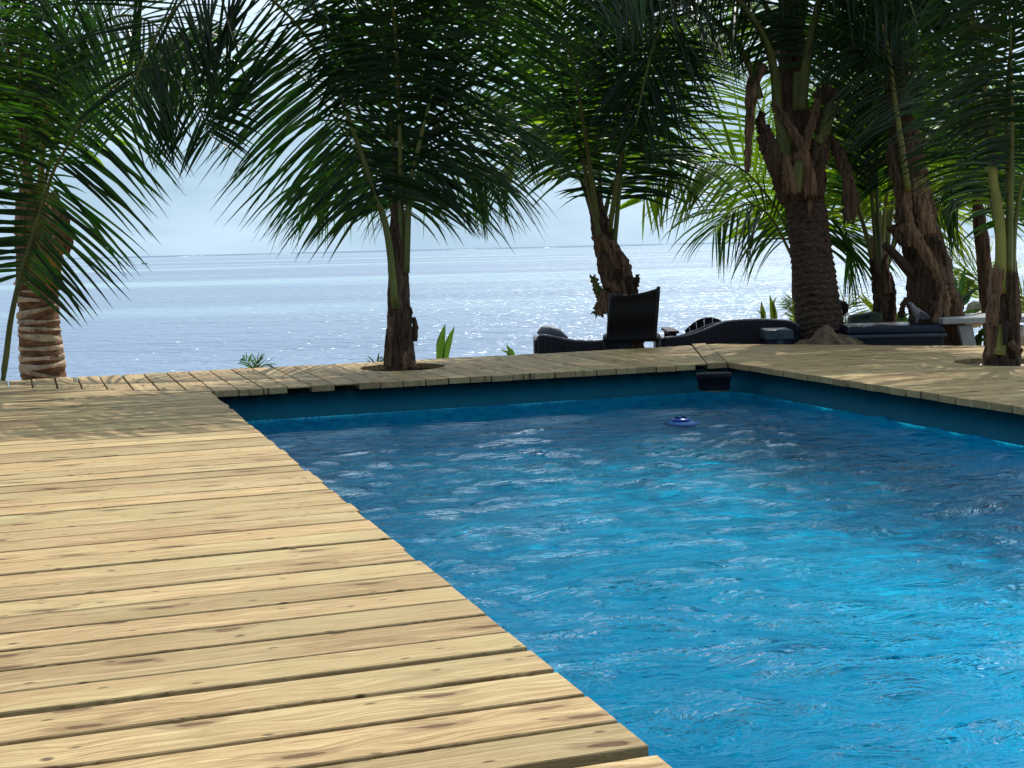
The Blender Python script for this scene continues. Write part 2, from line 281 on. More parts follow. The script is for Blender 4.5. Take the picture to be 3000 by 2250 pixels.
# ------------------------------------------------------------------ pool
X0, X1, Y0, Y1 = .895, 4.385, .95, 8.225
WL = -.205
def liner_mat():
    M, t, o = newmat('pool_liner'); p = N(t, 'ShaderNodeBsdfPrincipled'); p.inputs['Roughness'].default_value = .65; p.inputs['Specular IOR Level'].default_value = .15
    g = N(t, 'ShaderNodeNewGeometry'); sx = N(t, 'ShaderNodeSeparateXYZ'); t.links.new(g.outputs['Position'], sx.inputs[0])
    v = N(t, 'ShaderNodeTexVoronoi', Scale=34.0); t.links.new(g.outputs['Position'], v.inputs['Vector'])
    n = N(t, 'ShaderNodeTexNoise', Scale=9.0, Detail=8.0, Roughness=.75); t.links.new(g.outputs['Position'], n.inputs['Vector'])
    sc_ = N(t, 'ShaderNodeSeparateColor'); t.links.new(v.outputs['Color'], sc_.inputs[0])
    ad = N(t, 'ShaderNodeMath', operation='MULTIPLY_ADD'); ad.inputs[1].default_value = .35; t.links.new(sc_.outputs[0], ad.inputs[0]); t.links.new(n.outputs['Fac'], ad.inputs[2])
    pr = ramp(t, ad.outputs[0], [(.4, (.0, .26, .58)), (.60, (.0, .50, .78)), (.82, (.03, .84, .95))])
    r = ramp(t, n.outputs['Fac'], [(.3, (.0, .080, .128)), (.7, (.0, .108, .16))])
    # printed border just under the water line
    wv = N(t, 'ShaderNodeMath', operation='SINE'); mu = N(t, 'ShaderNodeMath', operation='MULTIPLY'); mu.inputs[1].default_value = 160; t.links.new(sx.outputs['X'], mu.inputs[0]); t.links.new(mu.outputs[0], wv.inputs[0])
    th = N(t, 'ShaderNodeMath', operation='GREATER_THAN'); th.inputs[1].default_value = .55; t.links.new(wv.outputs[0], th.inputs[0])
    z1 = N(t, 'ShaderNodeMath', operation='GREATER_THAN'); z1.inputs[1].default_value = -.24; t.links.new(sx.outputs['Z'], z1.inputs[0])
    z2 = N(t, 'ShaderNodeMath', operation='LESS_THAN'); z2.inputs[1].default_value = -.205; t.links.new(sx.outputs['Z'], z2.inputs[0])
    m1 = N(t, 'ShaderNodeMath', operation='MULTIPLY'); t.links.new(z1.outputs[0], m1.inputs[0]); t.links.new(z2.outputs[0], m1.inputs[1])
    yg = N(t, 'ShaderNodeMath', operation='GREATER_THAN'); yg.inputs[1].default_value = 8.26; t.links.new(sx.outputs['Y'], yg.inputs[0]); ty = N(t, 'ShaderNodeMath', operation='MULTIPLY'); t.links.new(yg.outputs[0], ty.inputs[0]); t.links.new(th.outputs[0], ty.inputs[1])
    m2 = N(t, 'ShaderNodeMath', operation='MULTIPLY'); t.links.new(m1.outputs[0], m2.inputs[0]); t.links.new(ty.outputs[0], m2.inputs[1])
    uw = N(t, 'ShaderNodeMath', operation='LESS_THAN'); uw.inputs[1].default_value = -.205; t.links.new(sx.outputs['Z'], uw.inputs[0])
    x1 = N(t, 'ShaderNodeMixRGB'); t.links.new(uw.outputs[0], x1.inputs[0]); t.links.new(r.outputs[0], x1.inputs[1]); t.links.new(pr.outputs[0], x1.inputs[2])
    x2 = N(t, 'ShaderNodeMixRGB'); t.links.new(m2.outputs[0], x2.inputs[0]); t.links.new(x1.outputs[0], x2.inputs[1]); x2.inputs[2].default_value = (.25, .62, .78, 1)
    t.links.new(x2.outputs[0], p.inputs['Base Color']); t.links.new(p.outputs[0], o.inputs[0]); return M
def rrect(off, rad, n=10):
    a, b, c, d = X0-off, X1+off, Y0-off, Y1+off; P = []
    for cx, cy, s in ((b-rad, d-rad, 0), (a+rad, d-rad, 90), (a+rad, c+rad, 180), (b-rad, c+rad, 270)):
        for k in range(n+1):
            th = R(s+90*k/n); P.append((cx+rad*math.cos(th), cy+rad*math.sin(th)))
    return P
prof = [(.23, -.060), (.19, -.072), (.145, -.098), (.105, -.135), (.085, -.20), (.085, -.35), (.10, -.6), (.10, -1.0), (.08, -1.22), (.02, -1.30)]
V = []; F = []
for off, z in prof:
    V += [(x, y, z) for x, y in rrect(off, .22+off)]
n = len(V)//len(prof)
for j in range(len(prof)-1):
    for i in range(n): F.append((j*n+i, (j+1)*n+i, (j+1)*n+(i+1) % n, j*n+(i+1) % n))
F.append(tuple((len(prof)-1)*n+i for i in range(n)))
pool = empty('swimming_pool', ((X0+X1)/2, (Y0+Y1)/2, -1.3), label='rectangular blue lined swimming pool sunk into the timber deck', cat='swimming pool')
ox, oy, oz = pool.location
V = [(a-ox, b-oy, c-oz) for a, b, c in V]
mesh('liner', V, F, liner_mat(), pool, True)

def water_mat():
    M, t, o = newmat('pool_water')
    g = N(t, 'ShaderNodeNewGeometry')
    rot = N(t, 'ShaderNodeMapping'); rot.inputs['Rotation'].default_value = (0, 0, R(14)); rot.inputs['Scale'].default_value = (.42, 1, 1); t.links.new(g.outputs['Position'], rot.inputs[0])
    n1 = N(t, 'ShaderNodeTexNoise', Scale=10.0, Detail=4.0, Roughness=.62, Distortion=1.2); t.links.new(rot.outputs[0], n1.inputs['Vector'])
    n2 = N(t, 'ShaderNodeTexNoise', Scale=30.0, Detail=2.0, Roughness=.5, Distortion=.4); t.links.new(rot.outputs[0], n2.inputs['Vector'])
    a = N(t, 'ShaderNodeMath', operation='MULTIPLY_ADD'); a.inputs[1].default_value = .32; t.links.new(n2.outputs['Fac'], a.inputs[0]); t.links.new(n1.outputs['Fac'], a.inputs[2])
    sy = N(t, 'ShaderNodeSeparateXYZ'); t.links.new(g.outputs['Position'], sy.inputs[0]); ml = N(t, 'ShaderNodeMapRange', interpolation_type='SMOOTHSTEP'); ml.inputs[1].default_value = 7.75; ml.inputs[2].default_value = 6.7; ml.inputs[3].default_value = .10; ml.inputs[4].default_value = 1.0; t.links.new(sy.outputs['Y'], ml.inputs[0])
    pm_ = N(t, 'ShaderNodeTexNoise', Scale=1.1, Detail=2.0); t.links.new(g.outputs['Position'], pm_.inputs['Vector']); pr_ = N(t, 'ShaderNodeMapRange'); pr_.inputs[1].default_value = .3; pr_.inputs[2].default_value = .7; pr_.inputs[3].default_value = .5; pr_.inputs[4].default_value = 1.3; t.links.new(pm_.outputs['Fac'], pr_.inputs[0])
    mk = N(t, 'ShaderNodeMath', operation='MULTIPLY'); t.links.new(ml.outputs[0], mk.inputs[0]); t.links.new(pr_.outputs[0], mk.inputs[1])
    hh = N(t, 'ShaderNodeMath', operation='MULTIPLY'); t.links.new(a.outputs[0], hh.inputs[0]); t.links.new(mk.outputs[0], hh.inputs[1])
    b = N(t, 'ShaderNodeBump', Strength=1.0, Distance=.068); t.links.new(hh.outputs[0], b.inputs['Height'])
    fr = N(t, 'ShaderNodeFresnel', IOR=1.33); fm = N(t, 'ShaderNodeMath', operation='MULTIPLY'); fm.inputs[1].default_value = .92; t.links.new(fr.outputs[0], fm.inputs[0]); t.links.new(b.outputs[0], fr.inputs['Normal'])
    gl = N(t, 'ShaderNodeBsdfGlossy', Roughness=.02); gl.inputs['Color'].default_value = (.84, .96, 1, 1); t.links.new(b.outputs[0], gl.inputs['Normal'])
    tr = N(t, 'ShaderNodeBsdfTransparent'); tr.inputs[0].default_value = (.05, .875, 1.0, 1)
    rf = N(t, 'ShaderNodeBsdfRefraction', Roughness=.0, IOR=1.33); rf.inputs['Color'].default_value = (.05, .875, 1.0, 1); t.links.new(b.outputs[0], rf.inputs['Normal'])
    m0 = N(t, 'ShaderNodeMixShader'); m0.inputs[0].default_value = 1.0; t.links.new(tr.outputs[0], m0.inputs[1]); t.links.new(rf.outputs[0], m0.inputs[2])
    m1 = N(t, 'ShaderNodeMixShader'); t.links.new(fm.outputs[0], m1.inputs[0]); t.links.new(m0.outputs[0], m1.inputs[1]); t.links.new(gl.outputs[0], m1.inputs[2])
    t.links.new(m1.outputs[0], o.inputs[0]); return M
xs = np.arange(X0-.10, X1+.101, .022); ys = np.arange(Y0-.10, Y1+.101, .022)
GX, GY = np.meshgrid(xs, ys)
Z = np.zeros_like(GX)
wr = random.Random(3)
for k in range(26):
    lam = wr.uniform(.10, .55); th = R(wr.gauss(75, 38)); amp = .0017*(lam/.3)**1.1*wr.uniform(.6, 1.5)
    Z += amp*np.sin(2*math.pi/lam*(GX*math.cos(th)+GY*math.sin(th))+wr.uniform(0, 6.28)+.9*np.sin(GX*wr.uniform(.6, 2)+GY*wr.uniform(.6, 2)))
env = .12+.88*np.clip((7.8-GY)/1.2, 0, 1)
Z = WL+Z*env
V = np.stack([GX, GY, Z], -1).reshape(-1, 3); nx = len(xs); ny = len(ys)
F = [(j*nx+i, j*nx+i+1, (j+1)*nx+i+1, (j+1)*nx+i) for j in range(ny-1) for i in range(nx-1)]
wt = mesh('pool_water', V, F, water_mat(), None, True); tag(wt, kind='structure')
wt.cycles.is_caustics_caster = True; bpy.data.objects['liner'].cycles.is_caustics_receiver = True; sl.cycles.is_caustics_light = True
# dark panels added behind the liner lip, blackening the gap under the deck
b = MB()
for P_, Q_ in (((X0-.24, Y0-.24), (X1+.24, Y0-.24)), ((X1+.24, Y0-.24), (X1+.24, Y1+.24)), ((X1+.24, Y1+.24), (X0-.24, Y1+.24)), ((X0-.24, Y1+.24), (X0-.24, Y0-.24))):
    c = ((P_[0]+Q_[0])/2-ox, (P_[1]+Q_[1])/2-oy, -.40-oz); L = math.dist(P_, Q_)
    b.box(c, (L if P_[1] == Q_[1] else .05, .05 if P_[1] == Q_[1] else L, .70))
b.build('dark_backing', DARKW, pool)

# ------------------------------------------------------------------ deck
deck = empty('deck', (0, 0, 0), kind='structure')
TH = .038
HOLES = [(2.336, 9.20, .30), (5.866, 7.26, .30)]
def clip(poly, nx_, ny_, c):       # keep nx*x+ny*y <= c
    out = []
    for i in range(len(poly)):
        a, b_ = poly[i], poly[(i+1) % len(poly)]
        da = nx_*a[0]+ny_*a[1]-c; db = nx_*b_[0]+ny_*b_[1]-c
        if da <= 0: out.append(a)
        if (da < 0 < db) or (db < 0 < da):
            s = da/(da-db); out.append((a[0]+(b_[0]-a[0])*s, a[1]+(b_[1]-a[1])*s))
    return out
def plank(poly, ang, th=TH, dz=0):
    """poly in world xy; local x runs along the board"""
    polys = [poly]
    for hx, hy, hr in HOLES:
        nxt = []
        for P_ in polys:
            xs_ = [p[0] for p in P_]; ys_ = [p[1] for p in P_]
            if min(xs_) < hx+hr and max(xs_) > hx-hr and min(ys_) < hy+hr and max(ys_) > hy-hr:
                # cut into the two ends, each with a scalloped edge round the hole
                al = (math.cos(ang), math.sin(ang)); ac = (-al[1], al[0])
                c0 = hx*al[0]+hy*al[1]; k0 = hx*ac[0]+hy*ac[1]
                cr = [p[0]*ac[0]+p[1]*ac[1] for p in P_]; lo, hi = min(cr), max(cr)
                al_ = [p[0]*al[0]+p[1]*al[1] for p in P_]; a0, a1 = min(al_), max(al_)
                ss = [lo+(hi-lo)*i/8 for i in range(9)]
                def pt(a_, c_): return (a_*al[0]+c_*ac[0], a_*al[1]+c_*ac[1])
                def half(c_): return math.sqrt(max(0, hr*hr-(c_-k0)**2))
                nxt.append([pt(a0, lo)]+[pt(c0-half(s_), s_) for s_ in ss]+[pt(a0, hi)])
                nxt.append([pt(a1, hi)]+[pt(c0+half(s_), s_) for s_ in ss[::-1]]+[pt(a1, lo)])
            else: nxt.append(P_)
        polys = nxt
    cx = sum(p[0] for p in poly)/len(poly); cy_ = sum(p[1] for p in poly)/len(poly)
    ca, sa = math.cos(-ang), math.sin(-ang)
    V = []; F = []
    for P_ in polys:
        area = sum(P_[i][0]*P_[(i+1) % len(P_)][1]-P_[(i+1) % len(P_)][0]*P_[i][1] for i in range(len(P_)))
        if area < 0: P_ = P_[::-1]
        if abs(area) < 1e-3: continue
        L = [((x-cx)*ca-(y-cy_)*sa, (x-cx)*sa+(y-cy_)*ca) for x, y in P_]
        mx_ = sum(p[0] for p in L)/len(L); my_ = sum(p[1] for p in L)/len(L)
        n0 = len(V); k = len(L); e = .002
        # inset ring for a softly worn top edge
        ins = []
        for i in range(k):
            a, b_, c_ = L[i-1], L[i], L[(i+1) % k]
            d1 = Vector((b_[0]-a[0], b_[1]-a[1])); d2 = Vector((c_[0]-b_[0], c_[1]-b_[1]))
            if d1.length < 1e-6 or d2.length < 1e-6: ins.append(b_); continue
            n1 = Vector((-d1.y, d1.x)).normalized(); n2 = Vector((-d2.y, d2.x)).normalized(); nn = (n1+n2)
            nn = nn.normalized()*e/max(.5, nn.normalized().dot(n1)) if nn.length > 1e-6 else n1*e
            ins.append((b_[0]+nn.x, b_[1]+nn.y))
        V += [(x, y, -th) for x, y in L]+[(x, y, -.0025) for x, y in L]+[(x, y, 0) for x, y in ins]
        F.append(tuple(n0+i for i in range(k))[::-1]); F.append(tuple(n0+2*k+i for i in range(k)))
        for r_ in (0, 1):
            for i in range(k): F.append((n0+r_*k+i, n0+r_*k+(i+1) % k, n0+(r_+1)*k+(i+1) % k, n0+(r_+1)*k+i))
    if not V: return
    o = mesh('plank', V, F, WOOD, deck, False, (cx, cy_, dz)); o.rotation_euler = (rnd.gauss(0, .0012), rnd.gauss(0, .0006), ang)
    return o
# left field: boards along X, measured joints for the near ones (y at the left, y at the pool edge, half joint width)
J = [1.36, 1.505, 1.65, 1.796, 1.942, 2.087, 2.238, 2.388, 2.541, 2.678, 2.825, 2.972, 3.118, 3.262, 3.411, 3.557]
while J[-1] < 9.9: J.append(J[-1]+.1465+rnd.gauss(0, .0022))
GAP = {k_: v_*1.9 for k_, v_ in {1.942: .011, 2.087: .005, 2.238: .0045, 2.388: .004, 2.541: .009, 2.678: .003, 2.825: .0022, 2.972: .0065, 3.118: .003, 3.262: .0022}.items()}
def line_side(): pass
MIT_L = ((.885, 8.245), (-1.9, 10.47))      # left mitre
def gapof(y): return GAP.get(y, None)
gw = [GAP.get(y, max(.002, rnd.gauss(.0058, .0022))) for y in J]
for i in range(len(J)-1):
    ya, yb = J[i]+gw[i], J[i+1]-gw[i+1]; sk = rnd.gauss(0, .0012); xe = .893+rnd.gauss(0, .004)
    P_ = [(-2.6, ya-sk), (xe, ya+sk*.2), (xe, yb+sk*.2), (-2.6, yb-sk)]
    # keep below the mitre
    dx, dy = MIT_L[1][0]-MIT_L[0][0], MIT_L[1][1]-MIT_L[0][1]; nn = (-dy, dx); L_ = math.hypot(*nn); nn = (nn[0]/L_, nn[1]/L_)
    s = 1 if (nn[0]*0+nn[1]*5) < (nn[0]*MIT_L[0][0]+nn[1]*MIT_L[0][1]) else -1
    P_ = clip(P_, s*nn[0], s*nn[1], s*(nn[0]*MIT_L[0][0]+nn[1]*MIT_L[0][1])-.003)
    if len(P_) >= 3: plank(P_, 0, dz=rnd.gauss(0, .0008))
# far strip: boards along Y
DARK_ENDS = [(onz(820, 1135)[0]+onz(890, 1131)[0])/2, (onz(965, 1127)[0]+onz(1038, 1123)[0])/2, (onz(2017, 1068)[0]+onz(2065, 1066)[0])/2]
x = -2.45; MIT_R = ((4.225, 8.24), (4.955, 9.95)); MIT_R2 = ((4.385, 8.24), (5.09, 9.95))
def hp(P_, A, B_, keep, off):
    dx, dy = B_[0]-A[0], B_[1]-A[1]; L_ = math.hypot(dx, dy); nn = (-dy/L_, dx/L_); c = nn[0]*A[0]+nn[1]*A[1]
    s = 1 if nn[0]*keep[0]+nn[1]*keep[1] < c else -1
    return clip(P_, s*nn[0], s*nn[1], s*c-off)
while x < 5.1:
    w_ = .146+rnd.gauss(0, .002); xa, xb = x+.0035+abs(rnd.gauss(0, .0015)), x+w_-.0035; x += w_
    ye = 8.222+rnd.gauss(0, .004); yt = 9.745+rnd.gauss(0, .012)+.02*max(0, xa-4)
    fan = -.03*max(0, 1.4-xa)*.6
    P_ = [(xa, ye), (xb, ye), (xb+fan, yt), (xa+fan, yt)]
    P_ = hp(P_, MIT_L[0], MIT_L[1], (3, 10), .003) if xa < .9 else P_
    if len(P_) >= 3 and xb > 4.2: P_ = hp(P_, MIT_R[0], MIT_R[1], (3, 9), .003)
    if len(P_) < 3: continue
    th = .009 if any(abs((xa+xb)/2-d) < .075 for d in DARK_ENDS) else TH
    plank(P_, math.pi/2, th, rnd.gauss(0, .0008))
# mitre board at the pool corner
plank([(4.231, 8.243), (4.381, 8.243), (5.083, 9.93), (4.961, 9.93)], math.atan2(1.69, .72))
# right field: boards along X, butt-jointed, cut to a diagonal outer edge
OUT = ((5.05, 9.86), (9.2, 5.95))
y = 9.8
while y > .9:
    w_ = .1435+rnd.gauss(0, .002); ya, yb = y-w_+.0035, y-.0035-abs(rnd.gauss(0, .001)); y -= w_
    xe = 4.388+rnd.gauss(0, .004); jx = 5.30+.11*(y-7.4)+rnd.gauss(0, .002); P0 = [(xe, ya), (jx-.003, ya), (jx-.003, yb), (xe, yb)]
    P1 = [(jx+.003, ya), (7.9, ya), (7.9, yb), (jx+.003, yb)]
    for P_ in (P0, P1):
        P_ = hp(P_, MIT_R2[0], MIT_R2[1], (6, 7), .003) if yb > 8.2 else P_
        if len(P_) >= 3: P_ = hp(P_, OUT[0], OUT[1], (5, 6), 0)
        if len(P_) >= 3: plank(P_, 0, dz=rnd.gauss(0, .0008))
b = MB()
for xj in np.arange(-2.4, .75, .45): b.box((xj, 5.0, -.12), (.045, 8.2, .15))
for yj in np.arange(8.55, 9.7, .5): b.box((1.3, yj, -.12), (6.2, .045, .15))
for xj in np.arange(4.75, 7.6, .5): b.box((xj, 3.6+ (0 if xj < 5.6 else -.6), -.12), (.045, 7.6 if xj < 5.6 else 6.2, .15))
j = b.build('joist', DARKW, deck); j['kind'] = 'stuff'
for hx, hy, hr in HOLES:
    b = MB(); n = 24; b.add([(hx+hr*1.1*math.cos(2*math.pi*k/n), hy+hr*1.1*math.sin(2*math.pi*k/n), -.11) for k in range(n)]+[(hx, hy, -.07)], [(k, (k+1) % n, n) for k in range(n)])
    o = b.build('planting_soil', SOIL, deck)

# ------------------------------------------------------------------ palms
G = np.array([0, 0, -1.0])
def unit(v): return v/(np.linalg.norm(v)+1e-12)
def blade(p, d, wv, L, W, droop, nseg=6, fold=.35, rs=None):
    """one leaflet: V-folded strap bending under its weight"""
    V = []; F = []; prof = [.45, .95, 1.0, .92, .72, .42, .04]; seg = L/nseg
    for k in range(nseg+1):
        wv = unit(wv-d*np.dot(wv, d)); nn = np.cross(d, wv); hw = W*prof[min(6, int(k*6/nseg))]*.5
        V += [p+wv*hw, p-nn*hw*fold*(1 if nn[2] > 0 else -1), p-wv*hw]
        if k: 
            a = 3*(k-1); F += [(a, a+1, a+4, a+3), (a+1, a+2, a+5, a+4)]
        p = p+d*seg; d = unit(d+G*droop*(.35+.9*k/nseg)/nseg*1.6)
    return V, F
def frond(tree, pts, L=.80, hint=None, pet=.22, droop=.7, a0=78, a1=28, sp=.026, hang=.24, mat=None, pm=None, hero=False, v=.18, r0=.020, W=.027, name='frond', world=False, seed=None, sides=(1, -1)):
    base = np.array(tree.location); rs = random.Random(seed if seed is not None else rnd.random())
    mat = mat or LEAF; pm = pm or PET
    P3 = [np.array(p) if world else at(*p) for p in pts]
    C, tot = catmull(P3, 40); hint = np.array(hint if hint is not None else (0, 0, 1.0), float)
    b = MB(); b.tube([c-base for c in C], [r0*(1-.82*(i/39)**.8) for i in range(40)], 7, .8, cap=True)
    fo = b.build(name, pm, tree, True)
    droop *= .72; ph0, ph1 = rs.uniform(0, 6), rs.uniform(0, 6); nl = int(tot*(1-pet)/sp); LV = []; LF = []
    for i in range(nl):
        t = pet+(1-pet)*(i+.5)/nl; f = t*39; k = min(38, int(f)); q = f-k; p = C[k]*(1-q)+C[k+1]*q
        T = unit(C[min(39, k+2)]-C[max(0, k-1)]); Nn = hint-T*np.dot(hint, T); L_=L
        if np.linalg.norm(Nn) < .15: Nn = np.array([-.3, -.9, .2])-T*np.dot(np.array([-.3, -.9, .2]), T)
        Nn = unit(Nn); S = np.cross(T, Nn); u = (t-pet)/(1-pet)
        pl = (.55+.45*min(1, u/.22)) if u < .22 else (1.0 if u < .55 else 1-.62*((u-.55)/.45)**1.3)
        for s in sides:
            if rs.random() < .03: continue
            an = R(a0+(a1-a0)*u+rs.gauss(0, 5.0)+5*math.sin(i*.31*s+ph0)*math.sin(i*.11+ph1)); l = L*1.08*pl*rs.uniform(.86, 1.08)
            d = unit(T*math.cos(an)+S*s*math.sin(an)+Nn*(v+rs.gauss(0, .06))); d = unit(d+G*hang*(1-.3*u))
            wv = T+Nn*rs.gauss(.1, .35)
            V, F = blade(p-base, d, wv, l, W*rs.uniform(.8, 1.15)*(1-.35*u), droop*rs.uniform(.75, 1.3))
            if hero: mesh('leaflet', V, F, mat, fo, True)
            else:
                n0 = len(LV); LV += V; LF += [tuple(a+n0 for a in f_) for f_ in F]
    if LV:
        o = mesh('leaflets', LV, LF, mat, fo, True); o['kind'] = 'stuff'
    return fo
def grown(tree, top, az, el, L, mat=None, curve=1.5, **k):
    """a frond that leaves point top at azimuth az (from +Y to +X) and elevation el, then arches under its weight"""
    p = np.array(top, float); d = np.array([math.sin(az)*math.cos(el), math.cos(az)*math.cos(el), math.sin(el)]); P_ = [p]
    for i in range(8):
        p = p+d*L/8; d = unit(d+G*curve*(.12+.10*i)/4); P_.append(p)
    return frond(tree, P_, mat=mat, world=True, **k)
def trunk(tree, pts, mat, ring=.05, amp=.05, name='trunk', wob=.05, n=22):
    """pts: (px, py, dep, radius m)"""
    base = np.array(tree.location); P3 = [np.append(at(p[0], p[1], p[2]), p[3]) for p in pts]
    C, tot = catmull(P3, max(8, int(tot_len(P3)/.012))); V = []; F = []
    for i, c in enumerate(C):
        s = i*.012; t = unit(C[min(i+1, len(C)-1)][:3]-C[max(i-1, 0)][:3]); a = unit(np.cross(t, [0, 1, 0])); b_ = np.cross(a, t)
        for k in range(n):
            th = 2*math.pi*k/n
            ph = (s/ring+.75*mnoise.noise(Vector((math.cos(th)*.8, math.sin(th)*.8, s*2.2)))+.35*mnoise.noise(Vector((0, 3, s*9)))) % 1.0
            r = c[3]*(1+amp*(1-ph)*1.2-amp*.5+wob*mnoise.noise(Vector((math.cos(th)*2.2, math.sin(th)*2.2, s*7))))
            V.append(c[:3]-base+(a*math.cos(th)+b_*math.sin(th))*r)
        if i:
            for k in range(n): F.append(((i-1)*n+k, (i-1)*n+(k+1) % n, i*n+(k+1) % n, i*n+k))
    F.append(tuple((len(C)-1)*n+k for k in range(n)))
    return mesh(name, V, F, mat, tree, True)
def tot_len(P): return sum(np.linalg.norm(P[i+1][:3]-P[i][:3]) for i in range(len(P)-1))
def sheath(tree, pts, w0, w1, mat, name='leaf_sheath', curl=.5, facing=(-.32, -.94, 0), jag=.25, th=.006, bow=.0):
    """dead leaf base: curved torn sheet following pts (px,py,dep)"""
    base = np.array(tree.location); C, tot = catmull([at(*p) for p in pts], 24); V = []; F = []; fc = unit(np.array(facing, float)); m_ = 11; rd = [rnd.gauss(0, 1) for _ in range(m_)]; ed = [rnd.random()-.5 for _ in range(2*24)]
    for i, c in enumerate(C):
        u = i/23; T = unit(C[min(23, i+1)]-C[max(0, i-1)]); S = unit(np.cross(T, fc)); Nn = np.cross(S, T)
        w_ = w0+(w1-w0)*u; w_ *= 1+jag*(rnd.random()-.5)*(.4+u)
        for k in range(m_):
            q = k/(m_-1)*2-1; e = jag*.25*w_*(rnd.random()-.5) if abs(q) == 1 else 0
            V.append(c-base+S*(q*w_*.5+e)+Nn*(-q*q*curl*w_*.5+.004*rd[k]+.006*(rnd.random()-.5))+T*(rnd.random()-.5)*jag*w_*(1.3 if i == 23 else .04))
        if i:
            for k in range(m_-1): F.append(((i-1)*m_+k, (i-1)*m_+k+1, i*m_+k+1, i*m_+k))
    o = mesh(name, V, F, mat, tree, True); s = o.modifiers.new('thickness', 'SOLIDIFY'); s.thickness = th; return o
def palm(px, py, dep, label, z=None, group='palms round the pool deck'):
    p = at(px, py, dep) if z is None else at(px, py, dep)
    return empty('palm_tree', (p[0], p[1], z if z is not None else p[2]), label=label, cat='palm tree')
CF = (-.32, -.90, .35)     # toward the camera and a little up

# palm standing in the round hole of the far deck
t = palm(1176, 1075, 9.49, 'young palm growing through a round hole in the far deck beside the pool', -.12)
trunk(t, [(1176, 1090, 9.49, .105), (1176, 1060, 9.49, .104), (1172, 960, 9.49, .083), (1168, 860, 9.49, .078), (1166, 760, 9.49, .070), (1165, 660, 9.49, .055), (1168, 570, 9.49, .03)], FIBRE, .09, .03, wob=.12)
sheath(t, [(1135, 1075, 9.36), (1137, 1000, 9.36), (1148, 930, 9.38)], .05, .03, FIBREL, curl=.3)
sheath(t, [(1200, 1078, 9.36), (1190, 1050, 9.36), (1200, 1025, 9.37)], .10, .03, FIBREL, curl=.3)
sheath(t, [(1185, 1075, 9.37), (1190, 980, 9.37), (1196, 900, 9.38)], .10, .06, FIBRE, curl=.4)
sheath(t, [(1212, 1000, 9.42), (1216, 955, 9.40), (1210, 930, 9.4)], .05, .03, FIBRE, curl=.3)
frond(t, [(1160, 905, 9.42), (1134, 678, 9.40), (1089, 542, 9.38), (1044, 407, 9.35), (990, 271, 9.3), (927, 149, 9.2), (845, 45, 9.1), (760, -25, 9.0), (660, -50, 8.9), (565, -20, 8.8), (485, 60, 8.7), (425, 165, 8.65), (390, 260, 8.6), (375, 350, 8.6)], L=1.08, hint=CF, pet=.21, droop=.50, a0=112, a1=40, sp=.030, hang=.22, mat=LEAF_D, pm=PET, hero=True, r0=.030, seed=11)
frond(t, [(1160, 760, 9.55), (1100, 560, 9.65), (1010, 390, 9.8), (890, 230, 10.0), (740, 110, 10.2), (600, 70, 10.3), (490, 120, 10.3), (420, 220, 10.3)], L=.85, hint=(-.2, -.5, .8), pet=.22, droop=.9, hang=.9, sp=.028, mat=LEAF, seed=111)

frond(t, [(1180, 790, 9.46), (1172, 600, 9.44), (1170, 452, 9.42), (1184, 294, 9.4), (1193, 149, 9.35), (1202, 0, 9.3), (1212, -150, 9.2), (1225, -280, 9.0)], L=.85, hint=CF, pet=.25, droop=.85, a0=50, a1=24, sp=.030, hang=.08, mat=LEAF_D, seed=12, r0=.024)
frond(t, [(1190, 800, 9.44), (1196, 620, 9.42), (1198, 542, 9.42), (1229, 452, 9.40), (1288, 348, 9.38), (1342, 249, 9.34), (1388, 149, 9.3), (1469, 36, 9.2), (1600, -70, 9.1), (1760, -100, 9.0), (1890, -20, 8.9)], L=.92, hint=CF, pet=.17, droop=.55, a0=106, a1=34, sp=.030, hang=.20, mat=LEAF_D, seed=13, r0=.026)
frond(t, [(1165, 680, 9.55), (1120, 520, 9.7), (1050, 455, 9.85), (975, 480, 10.0), (930, 570, 10.1)], L=.9, hint=(0, 0, 1), pet=.15, droop=1.4, hang=.8, a0=60, a1=30, mat=LEAF, seed=14)
frond(t, [(1180, 680, 9.55), (1235, 500, 9.7), (1310, 440, 9.85), (1385, 470, 10.0), (1430, 550, 10.1)], L=.9, hint=(0, 0, 1), pet=.15, droop=1.4, hang=.8, a0=60, a1=30, mat=LEAF, seed=15)
frond(t, [(1185, 640, 9.55), (1285, 420, 9.7), (1390, 335, 9.9), (1490, 345, 10.1), (1560, 420, 10.2)], L=.75, hint=(-.2, -.6, .7), pet=.18, droop=1.1, mat=LEAF_D, seed=17)
frond(t, [(1175, 600, 9.45), (1165, 200, 9.1), (1140, -60, 8.8), (1100, -150, 8.4), (1040, -130, 8.0), (990, -60, 7.7)], L=.8, hint=(0, 0, 1), pet=.25, droop=1.2, mat=LEAF_D, seed=18)
frond(t, [(1185, 600, 9.45), (1290, 180, 9.2), (1370, -20, 9.0), (1470, -110, 8.8), (1600, -110, 8.6)], L=.8, hint=(0, 0, 1), pet=.25, droop=1.2, mat=LEAF_D, seed=19)
frond(t, [(1160, 600, 9.5), (1000, 200, 9.4), (880, -60, 9.1), (760, -230, 8.6), (600, -260, 8.1), (480, -200, 7.6)], L=.85, hint=(-.1, -.3, 1), pet=.22, droop=1.2, mat=LEAF_D, seed=20)

frond(t, [(1165, 560, 9.45), (1120, 100, 9.2), (1060, -180, 8.9), (960, -300, 8.5), (850, -300, 8.1), (760, -200, 7.8)], L=.85, hint=(0, 0, 1), pet=.25, droop=1.2, mat=LEAF_D, seed=121)  # frond added above the view to cast shade on the left deck
